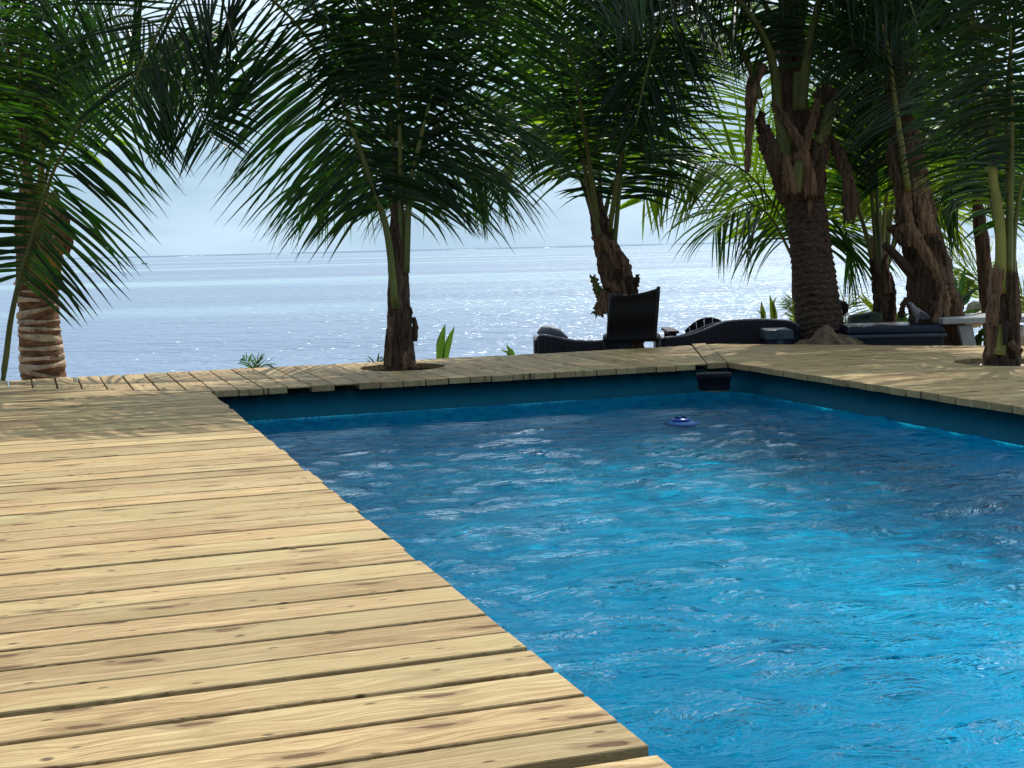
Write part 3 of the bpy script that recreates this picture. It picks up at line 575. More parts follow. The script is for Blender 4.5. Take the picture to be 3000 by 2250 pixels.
# palm out of frame on the left whose long frond leans into the picture
t = palm(-260, 1130, 9.2, 'palm at the left picture edge with one long bright frond leaning over the deck', -.5)
trunk(t, [(-260, 1330, 9.2, .14), (-250, 1100, 9.2, .12), (-235, 950, 9.2, .09), (-225, 850, 9.2, .05)], BARK, .06, .04)
frond(t, [(-235, 1160, 9.25), (-90, 1175, 9.33), (-5, 1150, 9.4), (16, 1060, 9.42), (33, 931, 9.4), (66, 786, 9.38), (103, 666, 9.35), (136, 565, 9.3), (158, 497, 9.25), (203, 420, 9.2), (253, 334, 9.15), (316, 271, 9.1), (384, 217, 9.05), (450, 200, 9.0), (520, 230, 8.95), (580, 310, 8.9), (615, 400, 8.85)], L=.88, hint=(-.32, -.90, .25), pet=.34, droop=.45, a0=112, a1=42, sp=.030, hang=.12, mat=LEAF_D, pm=PET, hero=True, r0=.028, W=.034, seed=21)
frond(t, [(-235, 900, 9.2), (-180, 500, 9.2), (-90, 200, 9.1), (20, -30, 9.0), (150, -170, 8.8), (300, -180, 8.6), (420, -80, 8.5)], L=.85, hint=(-.1, -.3, 1), pet=.25, droop=1.1, mat=LEAF_D, seed=22)
for k, az in enumerate((-60, -140, 170)):
    grown(t, at(-230, 900, 9.2), R(az), R(62), 3.2, LEAF, droop=1.1, seed=230+k)

# ringed palm on the left behind the deck
t = palm(125, 1112, 10.7, 'thick palm with pale and red brown rings on its trunk behind the left deck', -.5)
trunk(t, [(140, 1330, 10.7, .185), (128, 1112, 10.7, .172), (116, 960, 10.7, .155), (112, 850, 10.7, .15), (112, 760, 10.7, .165), (110, 680, 10.7, .17), (100, 600, 10.7, .14), (95, 540, 10.7, .09)], BARKR, .105, .07, wob=.05)
# pale leaf-scar rings
base = np.array(t.location)
for i in range(11):
    y_ = 1098-i*27+rnd.gauss(0, 3); p = at(128-(1112-y_)*.085, y_, 10.7)-base; r_ = .162-.0*i+.014*(y_ > 1000)
    b = MB(); n = 24; hgt = rnd.uniform(.012, .03); rr = .172-.02*min(1, (1112-y_)/150)
    tl = rnd.gauss(0, .10)
    V = []
    for q, dr in ((-1, 0), (-.6, .012), (.6, .012), (1, 0)):
        for k in range(n):
            th = 2*math.pi*k/n; r2 = rr+dr+.006*mnoise.noise(Vector((math.cos(th)*3, math.sin(th)*3, i)))
            V.append((p[0]+r2*math.cos(th), p[1]+r2*math.sin(th), p[2]+q*hgt*(1+.4*math.sin(th*2+i))+tl*r2*math.cos(th)))
    b.add(V, [(j*n+k, j*n+(k+1) % n, (j+1)*n+(k+1) % n, (j+1)*n+k) for j in range(3) for k in range(n)])
    b.build('leaf_scar', BARKP, t, True)
sheath(t, [(95, 870, 10.55), (110, 780, 10.5), (140, 700, 10.5)], .20, .14, PETB, curl=.5)
sheath(t, [(150, 850, 10.55), (150, 780, 10.52), (160, 720, 10.52)], .12, .16, simple('sheath_orange', (.30, .15, .035), .8, .4, 7, .3, (3, 3, .5)), curl=.5)
sheath(t, [(60, 860, 10.55), (70, 720, 10.5), (80, 600, 10.5)], .12, .10, FIBREL, curl=.5)
sheath(t, [(170, 740, 10.55), (185, 680, 10.5), (150, 560, 10.5)], .16, .08, FIBREL, curl=.5)
for k, (pp, mt, pmm, dr) in enumerate([
    ([(105, 660, 10.6), (78, 500, 10.55), (55, 330, 10.5), (25, 150, 10.4), (-20, 10, 10.2), (-90, -130, 10.0)], LEAF_D, PETB, .8),
    ([(118, 640, 10.6), (125, 430, 10.5), (150, 270, 10.4), (200, 170, 10.3), (280, 81, 10.1), (362, 45, 10.0), (450, 70, 9.9), (530, 150, 9.8), (575, 250, 9.8)], LEAF, PETY, 1.1),
    ([(100, 690, 10.7), (50, 520, 10.8), (0, 380, 10.9), (-70, 290, 11.0), (-160, 280, 11.1)], LEAF, PETY, 1.1),
    ([(112, 620, 10.6), (150, 260, 10.3), (230, 10, 10.0), (340, -150, 9.7), (500, -190, 9.3), (640, -100, 9.0)], LEAF, PETY, 1.0),
    ([(100, 620, 10.6), (60, 200, 10.3), (90, -100, 9.9), (180, -280, 9.4), (260, -330, 8.8)], LEAF_D, PET, 1.1),
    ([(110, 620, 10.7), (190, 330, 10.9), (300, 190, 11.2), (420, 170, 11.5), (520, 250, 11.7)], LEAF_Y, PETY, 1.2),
    ([(95, 620, 10.7), (20, 350, 10.8), (-80, 150, 11.0), (-200, 80, 11.2)], LEAF, PET, 1.0)]):
    frond(t, pp, L=.85, hint=(-.25, -.7, .6), pet=.25, droop=dr, mat=mt, pm=pmm, seed=30+k, r0=.032 if k < 2 else .022)

# palm behind the sling chair
t = palm(1830, 1010, 11.4, 'palm with shaggy brown leaf bases leaning behind the black sling chair', -.5)
trunk(t, [(1850, 1200, 11.4, .15), (1838, 1000, 11.4, .14), (1822, 870, 11.4, .135), (1800, 800, 11.4, .125), (1782, 740, 11.4, .11), (1765, 680, 11.4, .085), (1745, 600, 11.4, .06), (1728, 540, 11.4, .04)], FIBRE, .07, .06, wob=.25)
for pp, w0, w1, mt in (([(1762, 875, 11.22), (1748, 840, 11.2), (1736, 806, 11.2)], .09, .05, PET), ([(1778, 850, 11.2), (1765, 890, 11.15), (1752, 925, 11.12)], .10, .10, FIBREL),
                       ([(1840, 860, 11.2), (1862, 830, 11.15), (1868, 806, 11.12)], .12, .03, FIBRE), ([(1830, 870, 11.2), (1838, 790, 11.18), (1815, 740, 11.2)], .10, .06, FIBREL),
                       ([(1790, 870, 11.24), (1785, 790, 11.2), (1765, 740, 11.2)], .12, .08, FIBRE), ([(1800, 790, 11.22), (1790, 730, 11.2), (1750, 690, 11.2)], .13, .10, FIBREL),
                       ([(1815, 880, 11.2), (1800, 840, 11.15), (1770, 830, 11.15)], .10, .06, FIBREL), ([(1850, 890, 11.2), (1855, 850, 11.15), (1835, 810, 11.15)], .10, .06, FIBRE)):
    sheath(t, pp, w0, w1, mt, curl=.5, jag=.5)
for k, (pp, L, mt, pmm, dr, hn, he) in enumerate([
    ([(1765, 730, 11.3), (1727, 565, 11.25), (1695, 407, 11.2), (1659, 294, 11.1), (1632, 217, 11.0), (1569, 127, 10.9), (1478, 36, 10.7), (1390, -20, 10.5), (1300, -30, 10.3)], .95, LEAF, PET, .75, CF, False),
    ([(1768, 690, 11.4), (1757, 540, 11.5), (1753, 398, 11.6), (1775, 307, 11.65), (1800, 235, 11.7), (1844, 181, 11.75), (1900, 130, 11.8), (1970, 110, 11.9), (2040, 150, 12)], .85, LEAF_Y, PETY, .9, CF, False),
    ([(1795, 760, 11.3), (1811, 600, 11.3), (1825, 452, 11.3), (1847, 325, 11.25), (1885, 210, 11.2), (1940, 140, 11.1), (2010, 150, 11.0)], .80, LEAF_D, PET, 1.0, (-.2, -.6, .7), False),
    ([(1745, 660, 11.45), (1690, 500, 11.5), (1620, 420, 11.6), (1545, 420, 11.7), (1490, 480, 11.8), (1465, 560, 11.9)], .85, LEAF, PET, 1.6, (0, 0, 1), True),
    ([(1765, 660, 11.45), (1800, 530, 11.6), (1870, 460, 11.7), (1950, 470, 11.8), (2000, 545, 11.9)], .80, LEAF, PET, 1.4, (0, 0, 1), False),
    ([(1745, 640, 11.6), (1715, 350, 11.9), (1640, 150, 12.2), (1540, 30, 12.5), (1440, 0, 12.7)], .85, LEAF_Y, PETY, .9, CF, False),
    ([(1785, 680, 11.3), (1840, 300, 11.1), (1865, 50, 10.9), (1850, -160, 10.6), (1780, -280, 10.2)], .85, LEAF_D, PET, .9, CF, False),
    ([(1750, 640, 11.3), (1690, 250, 10.9), (1620, 0, 10.5), (1540, -120, 10.2), (1430, -150, 9.9)], .85, LEAF_D, PET, 1.1, (0, 0, 1), False),
    ([(1750, 640, 11.5), (1660, 430, 11.8), (1540, 300, 12.2), (1420, 280, 12.6)], .8, LEAF_Y, PETY, 1.2, (-.1, -.4, .9), False)]):
    frond(t, pp, L=L, hint=hn, pet=.24, droop=dr*.8, a0=92 if k in (0, 6) else 74, mat=mt, pm=pmm, seed=50+k, hero=he, r0=.026)

# bright young palm hidden behind the thick ringed trunk
t = palm(2350, 900, 12.6, 'young palm with sunlit arching frond hidden behind the thickest dark trunk', -.5)
trunk(t, [(2370, 1100, 12.6, .10), (2350, 900, 12.6, .09), (2335, 780, 12.6, .05), (2330, 700, 12.6, .03)], FIBRE, .07, .05)
frond(t, [(2335, 760, 12.5), (2300, 660, 12.45), (2252, 579, 12.4), (2187, 506, 12.3), (2135, 480, 12.25), (2079, 474, 12.2), (1988, 490, 12.1), (1930, 525, 12.05), (1885, 590, 12.0)], L=.95, hint=(-.2, -.75, .6), pet=.10, droop=.55, a0=70, a1=38, sp=.030, hang=.12, mat=LEAF_Y, pm=PETY, hero=True, seed=70, W=.032)
for k, (pp, mt, dr) in enumerate([
    ([(2335, 760, 12.5), (2380, 670, 12.5), (2430, 640, 12.5), (2480, 680, 12.5), (2510, 760, 12.5)], LEAF, 1.3),
    ([(2335, 760, 12.6), (2280, 560, 12.8), (2230, 330, 13.1), (2150, 160, 13.4), (2040, 90, 13.7)], LEAF_Y, .9),
    ([(2340, 760, 12.6), (2400, 560, 12.8), (2470, 380, 13.0), (2560, 260, 13.2), (2660, 230, 13.4)], LEAF_Y, .9),
    ([(2325, 760, 12.4), (2260, 640, 12.3), (2200, 600, 12.2), (2130, 620, 12.1), (2090, 680, 12.1)], LEAF, 1.3)]):
    frond(t, pp, L=.85, hint=(-.2, -.6, .7), pet=.15, droop=dr, mat=mt, pm=PETY, seed=71+k)

# tall thick palm rising from the sand mound
t = palm(2400, 1010, 11.35, 'tall thick dark ringed palm rising from a sand mound beyond the pool corner', -.5)
trunk(t, [(2425, 1180, 11.35, .26), (2408, 1010, 11.35, .215), (2398, 930, 11.35, .195), (2388, 830, 11.35, .18), (2376, 740, 11.35, .172), (2366, 650, 11.35, .168), (2354, 585, 11.35, .165)], BARK, .052, .075, wob=.035, n=30)
trunk(t, [(2354, 590, 11.35, .185), (2345, 520, 11.35, .20), (2330, 440, 11.35, .17), (2322, 340, 11.35, .13), (2318, 200, 11.35, .105), (2318, 40, 11.35, .105), (2316, -150, 11.35, .10), (2314, -330, 11.35, .08)], FIBRE, .12, .05, name='crown_shaft', wob=.25, n=24)
for pp, w0, w1, mt, jg in (([(2238, 185, 11.1), (2205, 250, 11.05), (2198, 350, 11.0), (2193, 430, 11.0), (2190, 505, 11.0)], .12, .05, FIBREL, .4),
    ([(2425, 395, 11.2), (2458, 447, 11.15), (2488, 530, 11.1), (2494, 600, 11.1), (2487, 655, 11.1)], .10, .13, FIBRE, .5),
    ([(2262, 300, 11.1), (2315, 370, 11.05), (2355, 440, 11.05), (2372, 520, 11.08), (2375, 575, 11.1)], .05, .12, FIBREL, .4),
    ([(2400, 290, 11.1), (2375, 380, 11.05), (2350, 450, 11.05), (2300, 470, 11.08)], .07, .08, FIBREL, .4),
    ([(2240, 390, 11.1), (2260, 440, 11.05), (2280, 500, 11.05), (2300, 560, 11.1)], .16, .14, FIBRE, .3),
    ([(2420, 330, 11.15), (2410, 430, 11.1), (2395, 500, 11.1), (2380, 570, 11.12)], .15, .14, FIBRE, .3),
    ([(2300, 450, 11.0), (2310, 500, 10.98), (2318, 560, 11.0)], .05, .14, FIBREL, .4),
    ([(2290, 330, 11.12), (2300, 400, 11.1), (2290, 480, 11.1)], .13, .14, PET, .15),
    ([(2345, 470, 11.06), (2335, 520, 11.05), (2330, 560, 11.06)], .09, .12, PET, .15),
    ([(2440, 300, 11.15), (2425, 360, 11.12), (2405, 420, 11.1)], .09, .10, PET, .15),
    ([(2345, 210, 11.15), (2345, 260, 11.12), (2350, 320, 11.12)], .10, .13, PET, .15),
    ([(2250, 400, 11.15), (2225, 350, 11.1), (2235, 330, 11.08)], .12, .05, FIBRE, .7),
    ([(2400, 300, 11.2), (2425, 270, 11.15), (2450, 290, 11.12)], .16, .10, FIBRE, .4),
    ([(2385, 560, 11.15), (2378, 590, 11.14), (2372, 640, 11.14)], .10, .02, FIBREL, .6)):
    sheath(t, pp, w0, w1, mt, curl=.45, jag=jg)
for k, (pp, mt, pmm, dr, r_) in enumerate([
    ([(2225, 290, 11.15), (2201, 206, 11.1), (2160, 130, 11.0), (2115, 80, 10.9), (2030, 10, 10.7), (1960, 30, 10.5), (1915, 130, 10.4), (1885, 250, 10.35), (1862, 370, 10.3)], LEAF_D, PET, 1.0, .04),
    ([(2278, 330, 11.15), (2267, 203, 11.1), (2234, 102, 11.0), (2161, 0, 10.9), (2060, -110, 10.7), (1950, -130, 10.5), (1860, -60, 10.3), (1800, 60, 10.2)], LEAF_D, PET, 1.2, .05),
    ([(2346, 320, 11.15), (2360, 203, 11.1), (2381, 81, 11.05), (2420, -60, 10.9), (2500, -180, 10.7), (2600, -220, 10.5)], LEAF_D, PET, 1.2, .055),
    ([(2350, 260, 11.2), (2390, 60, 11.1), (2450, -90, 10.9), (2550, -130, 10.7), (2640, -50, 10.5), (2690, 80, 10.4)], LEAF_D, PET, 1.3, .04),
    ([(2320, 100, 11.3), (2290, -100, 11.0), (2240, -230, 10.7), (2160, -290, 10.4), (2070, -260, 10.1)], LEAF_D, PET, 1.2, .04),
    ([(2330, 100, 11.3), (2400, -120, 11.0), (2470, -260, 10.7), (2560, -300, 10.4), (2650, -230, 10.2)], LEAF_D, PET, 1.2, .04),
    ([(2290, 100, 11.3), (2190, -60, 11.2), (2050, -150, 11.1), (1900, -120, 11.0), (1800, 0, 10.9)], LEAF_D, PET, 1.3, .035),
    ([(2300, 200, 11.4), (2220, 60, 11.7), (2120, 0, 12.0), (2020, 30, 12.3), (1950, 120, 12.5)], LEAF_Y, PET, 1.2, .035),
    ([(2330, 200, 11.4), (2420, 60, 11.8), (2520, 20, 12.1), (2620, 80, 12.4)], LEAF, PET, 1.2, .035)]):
    frond(t, pp, L=.95, hint=(-.15, -.5, .8), pet=.2, hang=.45, droop=dr, mat=mt, pm=pmm, seed=80+k, r0=r_)
for k, az in enumerate((20, 60, 95, 125, 150, 290, 330)):
    grown(t, at(2315, -330, 11.35), R(az), R(45+(k*17) % 30), 3.9, LEAF, droop=1.1, seed=180+k, sp=.045)  # unseen fronds above the view, added to shade the right deck

# slender multi-stalk palm
t = palm(2592, 950, 11.9, 'slender palm with a bundle of tall green stalks between two thick trunks', -.5)
trunk(t, [(2600, 1150, 11.9, .10), (2595, 950, 11.9, .095), (2590, 860, 11.9, .085), (2575, 760, 11.9, .065), (2565, 690, 11.9, .05)], FIBREL, .11, .05, wob=.12)
sheath(t, [(2600, 860, 11.75), (2598, 810, 11.72), (2590, 770, 11.7), (2600, 745, 11.7)], .10, .03, FIBREL, jag=.5)
sheath(t, [(2575, 940, 11.78), (2572, 850, 11.75), (2560, 760, 11.75)], .09, .08, FIBRE, jag=.3)
sheath(t, [(2612, 940, 11.78), (2618, 860, 11.78), (2605, 800, 11.78)], .06, .05, FIBRE, jag=.4)
for k, (pp, mt, pmm, dr) in enumerate([
    ([(2570, 880, 11.8), (2547, 722, 11.8), (2512, 600, 11.8), (2482, 450, 11.8), (2458, 320, 11.8), (2440, 200, 11.8), (2400, 70, 11.7)], LEAF, PETY, .9),
    ([(2580, 860, 11.8), (2560, 650, 11.8), (2545, 450, 11.8), (2532, 244, 11.8), (2520, 60, 11.7), (2490, -120, 11.5)], LEAF, PET, .9),
    ([(2588, 860, 11.8), (2572, 650, 11.8), (2568, 450, 11.8), (2585, 300, 11.8), (2630, 170, 11.8), (2700, 110, 11.8)], LEAF, PET, .9),
    ([(2580, 820, 12.0), (2600, 560, 12.1), (2660, 430, 12.3), (2740, 420, 12.4), (2800, 510, 12.5)], LEAF_Y, PETY, 1.1),
    ([(2570, 820, 12.0), (2510, 600, 12.2), (2440, 480, 12.4), (2370, 480, 12.6)], LEAF_Y, PETY, 1.1),
    ([(2580, 820, 12.0), (2570, 500, 12.4), (2540, 330, 12.8), (2460, 240, 13.2)], LEAF_Y, PETY, 1.1),
    ([(2590, 820, 12.0), (2620, 560, 12.5), (2680, 330, 13.0), (2780, 230, 13.5)], LEAF_Y, PETY, 1.1)]):
    frond(t, pp, L=.68, hint=CF, pet=.34, droop=dr, a0=48, mat=mt, pm=pmm, seed=90+k, r0=.028)

for k, pp in enumerate([[(2590, 800, 12.8), (2575, 600, 13.0), (2530, 470, 13.2), (2460, 420, 13.4), (2400, 470, 13.5)], [(2590, 800, 12.8), (2600, 580, 13.0), (2580, 400, 13.3), (2520, 290, 13.6), (2440, 270, 13.8)], [(2595, 800, 12.8), (2640, 640, 13.0), (2720, 590, 13.2), (2800, 640, 13.3)], [(2595, 800, 12.8), (2680, 560, 13.2), (2790, 420, 13.6), (2900, 400, 13.9)]]):
    frond(t, pp, L=.75, hint=CF, pet=.3, droop=.9, hang=.3, mat=LEAF_B, pm=PETY, seed=400+k)
# second thick palm
t = palm(2735, 1000, 11.3, 'broad shaggy palm with dark cut stub leaning left behind the blue box', -.5)
trunk(t, [(2755, 1150, 11.3, .25), (2745, 1000, 11.3, .235), (2738, 920, 11.3, .215), (2722, 800, 11.3, .185), (2702, 720, 11.3, .165), (2684, 650, 11.3, .160), (2672, 530, 11.3, .135), (2650, 400, 11.3, .115), (2632, 250, 11.3, .105), (2618, 120, 11.3, .09), (2600, -20, 11.3, .07)], FIBRE, .13, .05, wob=.22, n=28)
b = MB(); base = np.array(t.location); b.tube([at(2668, 800, 11.15)-base, at(2625, 750, 11.1)-base, at(2592, 716, 11.05)-base], [.045, .04, .032], 7); b.build('cut_stub', DARKW, t)
for pp, w0, w1, mt, jg in (([(2650, 650, 11.08), (2700, 720, 11.02), (2745, 800, 11.0), (2760, 850, 11.0)], .14, .06, FIBREL, .4),
    ([(2620, 410, 11.12), (2612, 470, 11.1), (2640, 560, 11.1), (2650, 650, 11.08)], .07, .12, FIBRE, .4),
    ([(2690, 520, 11.12), (2705, 600, 11.08), (2722, 690, 11.08)], .13, .15, FIBREL, .3), ([(2655, 530, 11.1), (2662, 620, 11.08), (2672, 720, 11.06)], .08, .10, FIBREL, .4),
    ([(2745, 690, 11.1), (2762, 730, 11.05), (2770, 780, 11.05)], .09, .02, FIBRE, .7), 
    ([(2755, 950, 10.98), (2770, 880, 10.98), (2755, 830, 11.0)], .14, .08, FIBREL, .4), ([(2640, 930, 11.05), (2648, 890, 11.0), (2668, 860, 11.0)], .06, .03, FIBRE, .6),
    ([(2810, 940, 11.1), (2805, 890, 11.05), (2785, 850, 11.05)], .12, .05, FIBREL, .5), ([(2612, 660, 11.1), (2628, 690, 11.08), (2640, 720, 11.08)], .10, .03, FIBRE, .6)):
    sheath(t, pp, w0, w1, mt, curl=.45, jag=jg)
for k, (pp, mt, pmm, dr) in enumerate([
    ([(2660, 560, 11.1), (2640, 420, 11.1), (2622, 300, 11.1), (2595, 120, 11.0), (2540, -50, 10.9), (2450, -160, 10.7), (2350, -180, 10.5)], LEAF_D, PETY, 1.1),
    ([(2655, 300, 11.3), (2700, 120, 11.2), (2780, -20, 11.0), (2870, -50, 10.8), (2950, 30, 10.6)], LEAF_D, PET, 1.2),
    ([(2670, 420, 11.3), (2730, 270, 11.3), (2800, 240, 11.3), (2850, 320, 11.3), (2870, 440, 11.3)], LEAF_D, PET, 1.3),
    ([(2680, 460, 11.4), (2740, 380, 11.6), (2810, 380, 11.8), (2860, 470, 12.0)], LEAF, PET, 1.3),
    ([(2630, 200, 11.3), (2640, -30, 11.1), (2620, -180, 10.8), (2570, -260, 10.5), (2490, -260, 10.2)], LEAF_D, PET, 1.1),
    ([(2640, 200, 11.3), (2720, -40, 11.0), (2820, -180, 10.7), (2930, -220, 10.4)], LEAF_D, PET, 1.1),
    ([(2620, 220, 11.4), (2560, 100, 11.6), (2490, 60, 11.8), (2430, 120, 12.0)], LEAF, PET, 1.3),
    ([(2650, 240, 11.4), (2720, 160, 11.7), (2790, 170, 12.0), (2840, 260, 12.2)], LEAF_Y, PET, 1.3)]):
    frond(t, pp, L=.88, hint=(-.15, -.55, .75), pet=.22, hang=.5, droop=dr, mat=mt, pm=pmm, seed=100+k, r0=.034)
for k, az in enumerate((20, 60, 100, 130, 160, 310)):
    grown(t, at(2605, -200, 11.3), R(az), R(45+(k*17) % 30), 3.6, LEAF, droop=1.1, seed=280+k, sp=.045)  # more fronds added out of view for shade on the right deck

# palm in the round hole of the right deck
t = palm(2938, 1058, 8.80, 'palm with yellow green stalk base in the round hole of the right deck', -.12)
trunk(t, [(2938, 1075, 8.8, .115), (2938, 1050, 8.8, .112), (2938, 960, 8.8, .10), (2942, 860, 8.8, .095), (2945, 780, 8.8, .07), (2945, 700, 8.8, .04)], FIBRE, .08, .04, wob=.18)
sheath(t, [(2930, 1040, 8.66), (2935, 1000, 8.66), (2940, 950, 8.66)], .10, .07, PETY, curl=.5, jag=.1)
sheath(t, [(2905, 1050, 8.67), (2908, 960, 8.66), (2915, 860, 8.66), (2925, 780, 8.66)], .06, .10, FIBREL, curl=.4)
sheath(t, [(2970, 1050, 8.68), (2975, 950, 8.66), (2970, 870, 8.66), (2968, 800, 8.66)], .06, .08, FIBRE, curl=.5)
sheath(t, [(2950, 940, 8.64), (2948, 980, 8.63), (2945, 1010, 8.63)], .06, .03, DARKW, curl=.3)
sheath(t, [(2960, 1000, 8.64), (2975, 1020, 8.62), (2995, 1030, 8.6)], .05, .03, FIBREL, curl=.4, jag=.6)
sheath(t, [(2915, 860, 8.64), (2920, 900, 8.62), (2912, 960, 8.62)], .07, .04, FIBREL, curl=.4, jag=.4)
for k, (pp, mt, pmm, dr, r_, pt_) in enumerate([
    ([(2932, 860, 8.72), (2932, 700, 8.68), (2922, 600, 8.66), (2910, 529, 8.65), (2902, 407, 8.62), (2881, 244, 8.55), (2853, 81, 8.45), (2835, -30, 8.35), (2780, -150, 8.2), (2690, -210, 8.0)], LEAF_D, PETY, .85, .048, .42),
    ([(2955, 840, 8.75), (2957, 650, 8.72), (2952, 480, 8.7), (2950, 300, 8.6), (2965, 120, 8.5), (2995, -50, 8.3), (3060, -180, 8.1)], LEAF_D, PET, .9, .034, .40),
    ([(2965, 840, 8.75), (2975, 650, 8.75), (3010, 480, 8.7), (3080, 360, 8.7), (3180, 330, 8.7)], LEAF, PET, 1.1, .025, .3),
    ([(2950, 820, 8.85), (2960, 600, 9.1), (2990, 400, 9.4), (3060, 300, 9.7)], LEAF_Y, PET, 1.1, .022, .3),
    ([(2945, 820, 8.8), (2900, 560, 9.0), (2860, 350, 9.2), (2790, 220, 9.5), (2710, 210, 9.8)], LEAF_D, PET, 1.1, .022, .3),
    ([(2955, 800, 8.7), (2965, 400, 8.6), (2960, 100, 8.4), (2950, -120, 8.2), (2920, -220, 8.0)], LEAF_D, PET, 1.1, .025, .3)]):
    frond(t, pp, L=.62, hint=CF, pet=pt_, hang=.62, a0=56, W=.024, droop=dr*1.2, mat=mt, pm=pmm, seed=120+k, r0=r_)

# slim palm in the back right
t = palm(2895, 950, 12.3, 'slim leaning palm in the back right behind the pale table', -.5)
trunk(t, [(2915, 1120, 12.3, .075), (2900, 960, 12.3, .06), (2888, 850, 12.3, .06), (2880, 740, 12.3, .062), (2870, 660, 12.3, .06), (2862, 580, 12.3, .04)], FIBRE, .09, .06, wob=.2)
for k, (pp, mt, dr) in enumerate([
    ([(2866, 640, 12.3), (2850, 560, 12.3), (2810, 530, 12.3), (2765, 570, 12.3), (2735, 650, 12.3)], LEAF, 1.4),
    ([(2866, 640, 12.3), (2880, 520, 12.3), (2930, 450, 12.3), (2990, 470, 12.3), (3030, 560, 12.3)], LEAF, 1.4),
    ([(2866, 640, 12.4), (2850, 450, 12.6), (2800, 320, 12.9), (2720, 280, 13.2)], LEAF_Y, 1.1),
    ([(2866, 640, 12.4), (2890, 420, 12.7), (2950, 280, 13.0), (3030, 240, 13.3)], LEAF_Y, 1.1),
    ([(2866, 660, 12.4), (2900, 600, 12.5), (2950, 590, 12.6), (3000, 640, 12.7)], LEAF_Y, 1.3)]):
    frond(t, pp, L=.72, hint=(-.1, -.5, .8), pet=.16, droop=dr, mat=mt, pm=PETY, seed=130+k)

# ------------------------------------------------------------------ small plants
def seedling(px, py, dep, label, specs, L=.3, mat=None, zb=-.5, W=.022, cat='palm seedling'):
    p = at(px, py, dep); t = empty('palm_seedling', (p[0], p[1], zb), label=label, cat=cat)
    for k, pp in enumerate(specs):
        pp = [(px, py+60, dep)]+pp
        frond(t, pp, L=L, hint=CF, pet=.4, droop=.35, a0=55, a1=20, sp=.02, mat=mat or LEAF_B, pm=PETY, r0=.008, W=W, seed=200+k+int(px), v=.05)
    return t
seedling(745, 1085, 11.6, 'small spiky palm seedling poking up over the left part of the far deck edge', [[(735, 1080, 11.6), (725, 1058, 11.55), (712, 1048, 11.5)], [(750, 1080, 11.6), (752, 1062, 11.6), (762, 1050, 11.6)], [(748, 1085, 11.6), (775, 1068, 11.6), (795, 1068, 11.6)]], L=.12, mat=LEAF, W=.014)
seedling(1100, 1075, 11.6, 'tiny palm seedling just left of the palm in the far deck hole', [[(1098, 1070, 11.6), (1105, 1055, 11.6), (1112, 1046, 11.6)], [(1104, 1072, 11.6), (1118, 1060, 11.6), (1128, 1060, 11.6)]], L=.10, mat=LEAF, W=.012)
seedling(2478, 950, 12.2, 'bright green fan seedling just right of the thick ringed trunk', [[(2478, 925, 12.2), (2480, 900, 12.2), (2500, 880, 12.2)], [(2478, 930, 12.2), (2500, 925, 12.2), (2540, 930, 12.2)]], L=.26, W=.014)
seedling(2325, 950, 12.2, 'bright green seedling fronds at the left foot of the thick ringed trunk', [[(2335, 920, 12.2), (2320, 905, 12.2), (2295, 885, 12.2)], [(2335, 900, 12.2), (2325, 885, 12.2), (2310, 878, 12.2)]], L=.16, W=.012)
seedling(2870, 900, 13.0, 'large pale green seedling fan behind the slim leaning palm', [[(2868, 850, 13.0), (2860, 810, 13.0), (2830, 780, 13.0)], [(2870, 840, 13.0), (2850, 820, 13.0), (2800, 860, 13.0)], [(2870, 840, 13.0), (2880, 800, 13.0), (2900, 770, 13.0)]], L=.40, W=.016)
seedling(3010, 930, 12.0, 'yellow green seedling at the right picture edge', [[(3000, 890, 12.0), (2985, 870, 12.0), (2970, 865, 12.0)], [(3010, 890, 12.0), (3000, 868, 12.0), (2990, 850, 12.0)]], L=.22, W=.016)
def bladeplant(px, py, dep, label, leaves, mat, W=.05):
    """leaves: lists of (px,py) from foot to tip"""
    p = at(px, py, dep); t = empty('strap_leaf_plant', (p[0], p[1], -.5), label=label, cat='plant'); base = np.array(t.location)
    for lv in leaves:
        wl = lv[-1] if not isinstance(lv[-1], tuple) else W; pts = [q for q in lv if isinstance(q, tuple)]
        pts = [(pts[0][0], pts[0][1]+70)]+pts
        C, tot = catmull([at(a, b_, dep+.03*i) for i, (a, b_) in enumerate(pts)], 12); V = []; F = []
        for i, c in enumerate(C):
            u = i/11; T = unit(C[min(11, i+1)]-C[max(0, i-1)]); S = unit(np.cross(T, np.array([-.32, -.94, 0]))); Nn = np.cross(S, T)
            hw = wl*.5*(.55+.45*math.sin(min(1, u*1.35)*math.pi/2) if u < .6 else (1-((u-.6)/.4)**1.6)+.01)
            V += [c-base+S*hw, c-base-Nn*hw*.4, c-base-S*hw]
            if i: a = 3*(i-1); F += [(a, a+1, a+4, a+3), (a+1, a+2, a+5, a+4)]
        o = mesh('leaf', V, F, mat, t, True)
    return t
GREENL = leaf_mat('strap_leaf', (.05, .13, .015), (.14, .30, .02), .4, .4)
bladeplant(1300, 1050, 11.3, 'two broad upright green leaves rising over the far deck edge', [[(1290, 1048), (1292, 1000), (1305, 948), .075], [(1305, 1048), (1315, 1000), (1332, 955), .06]], GREENL)
bladeplant(1495, 1040, 11.6, 'pair of short pointed leaves left of the wicker chaise', [[(1500, 1038), (1492, 1024), (1483, 1009), .05], [(1490, 1038), (1480, 1030), (1466, 1024), .03]], GREENL)
bladeplant(1606, 975, 12.2, 'small leaf tip sticking up behind the wicker chaise end', [[(1600, 975), (1603, 962), (1605, 952), .03], [(1634, 978), (1638, 968), (1643, 961), .02]], GREENL)
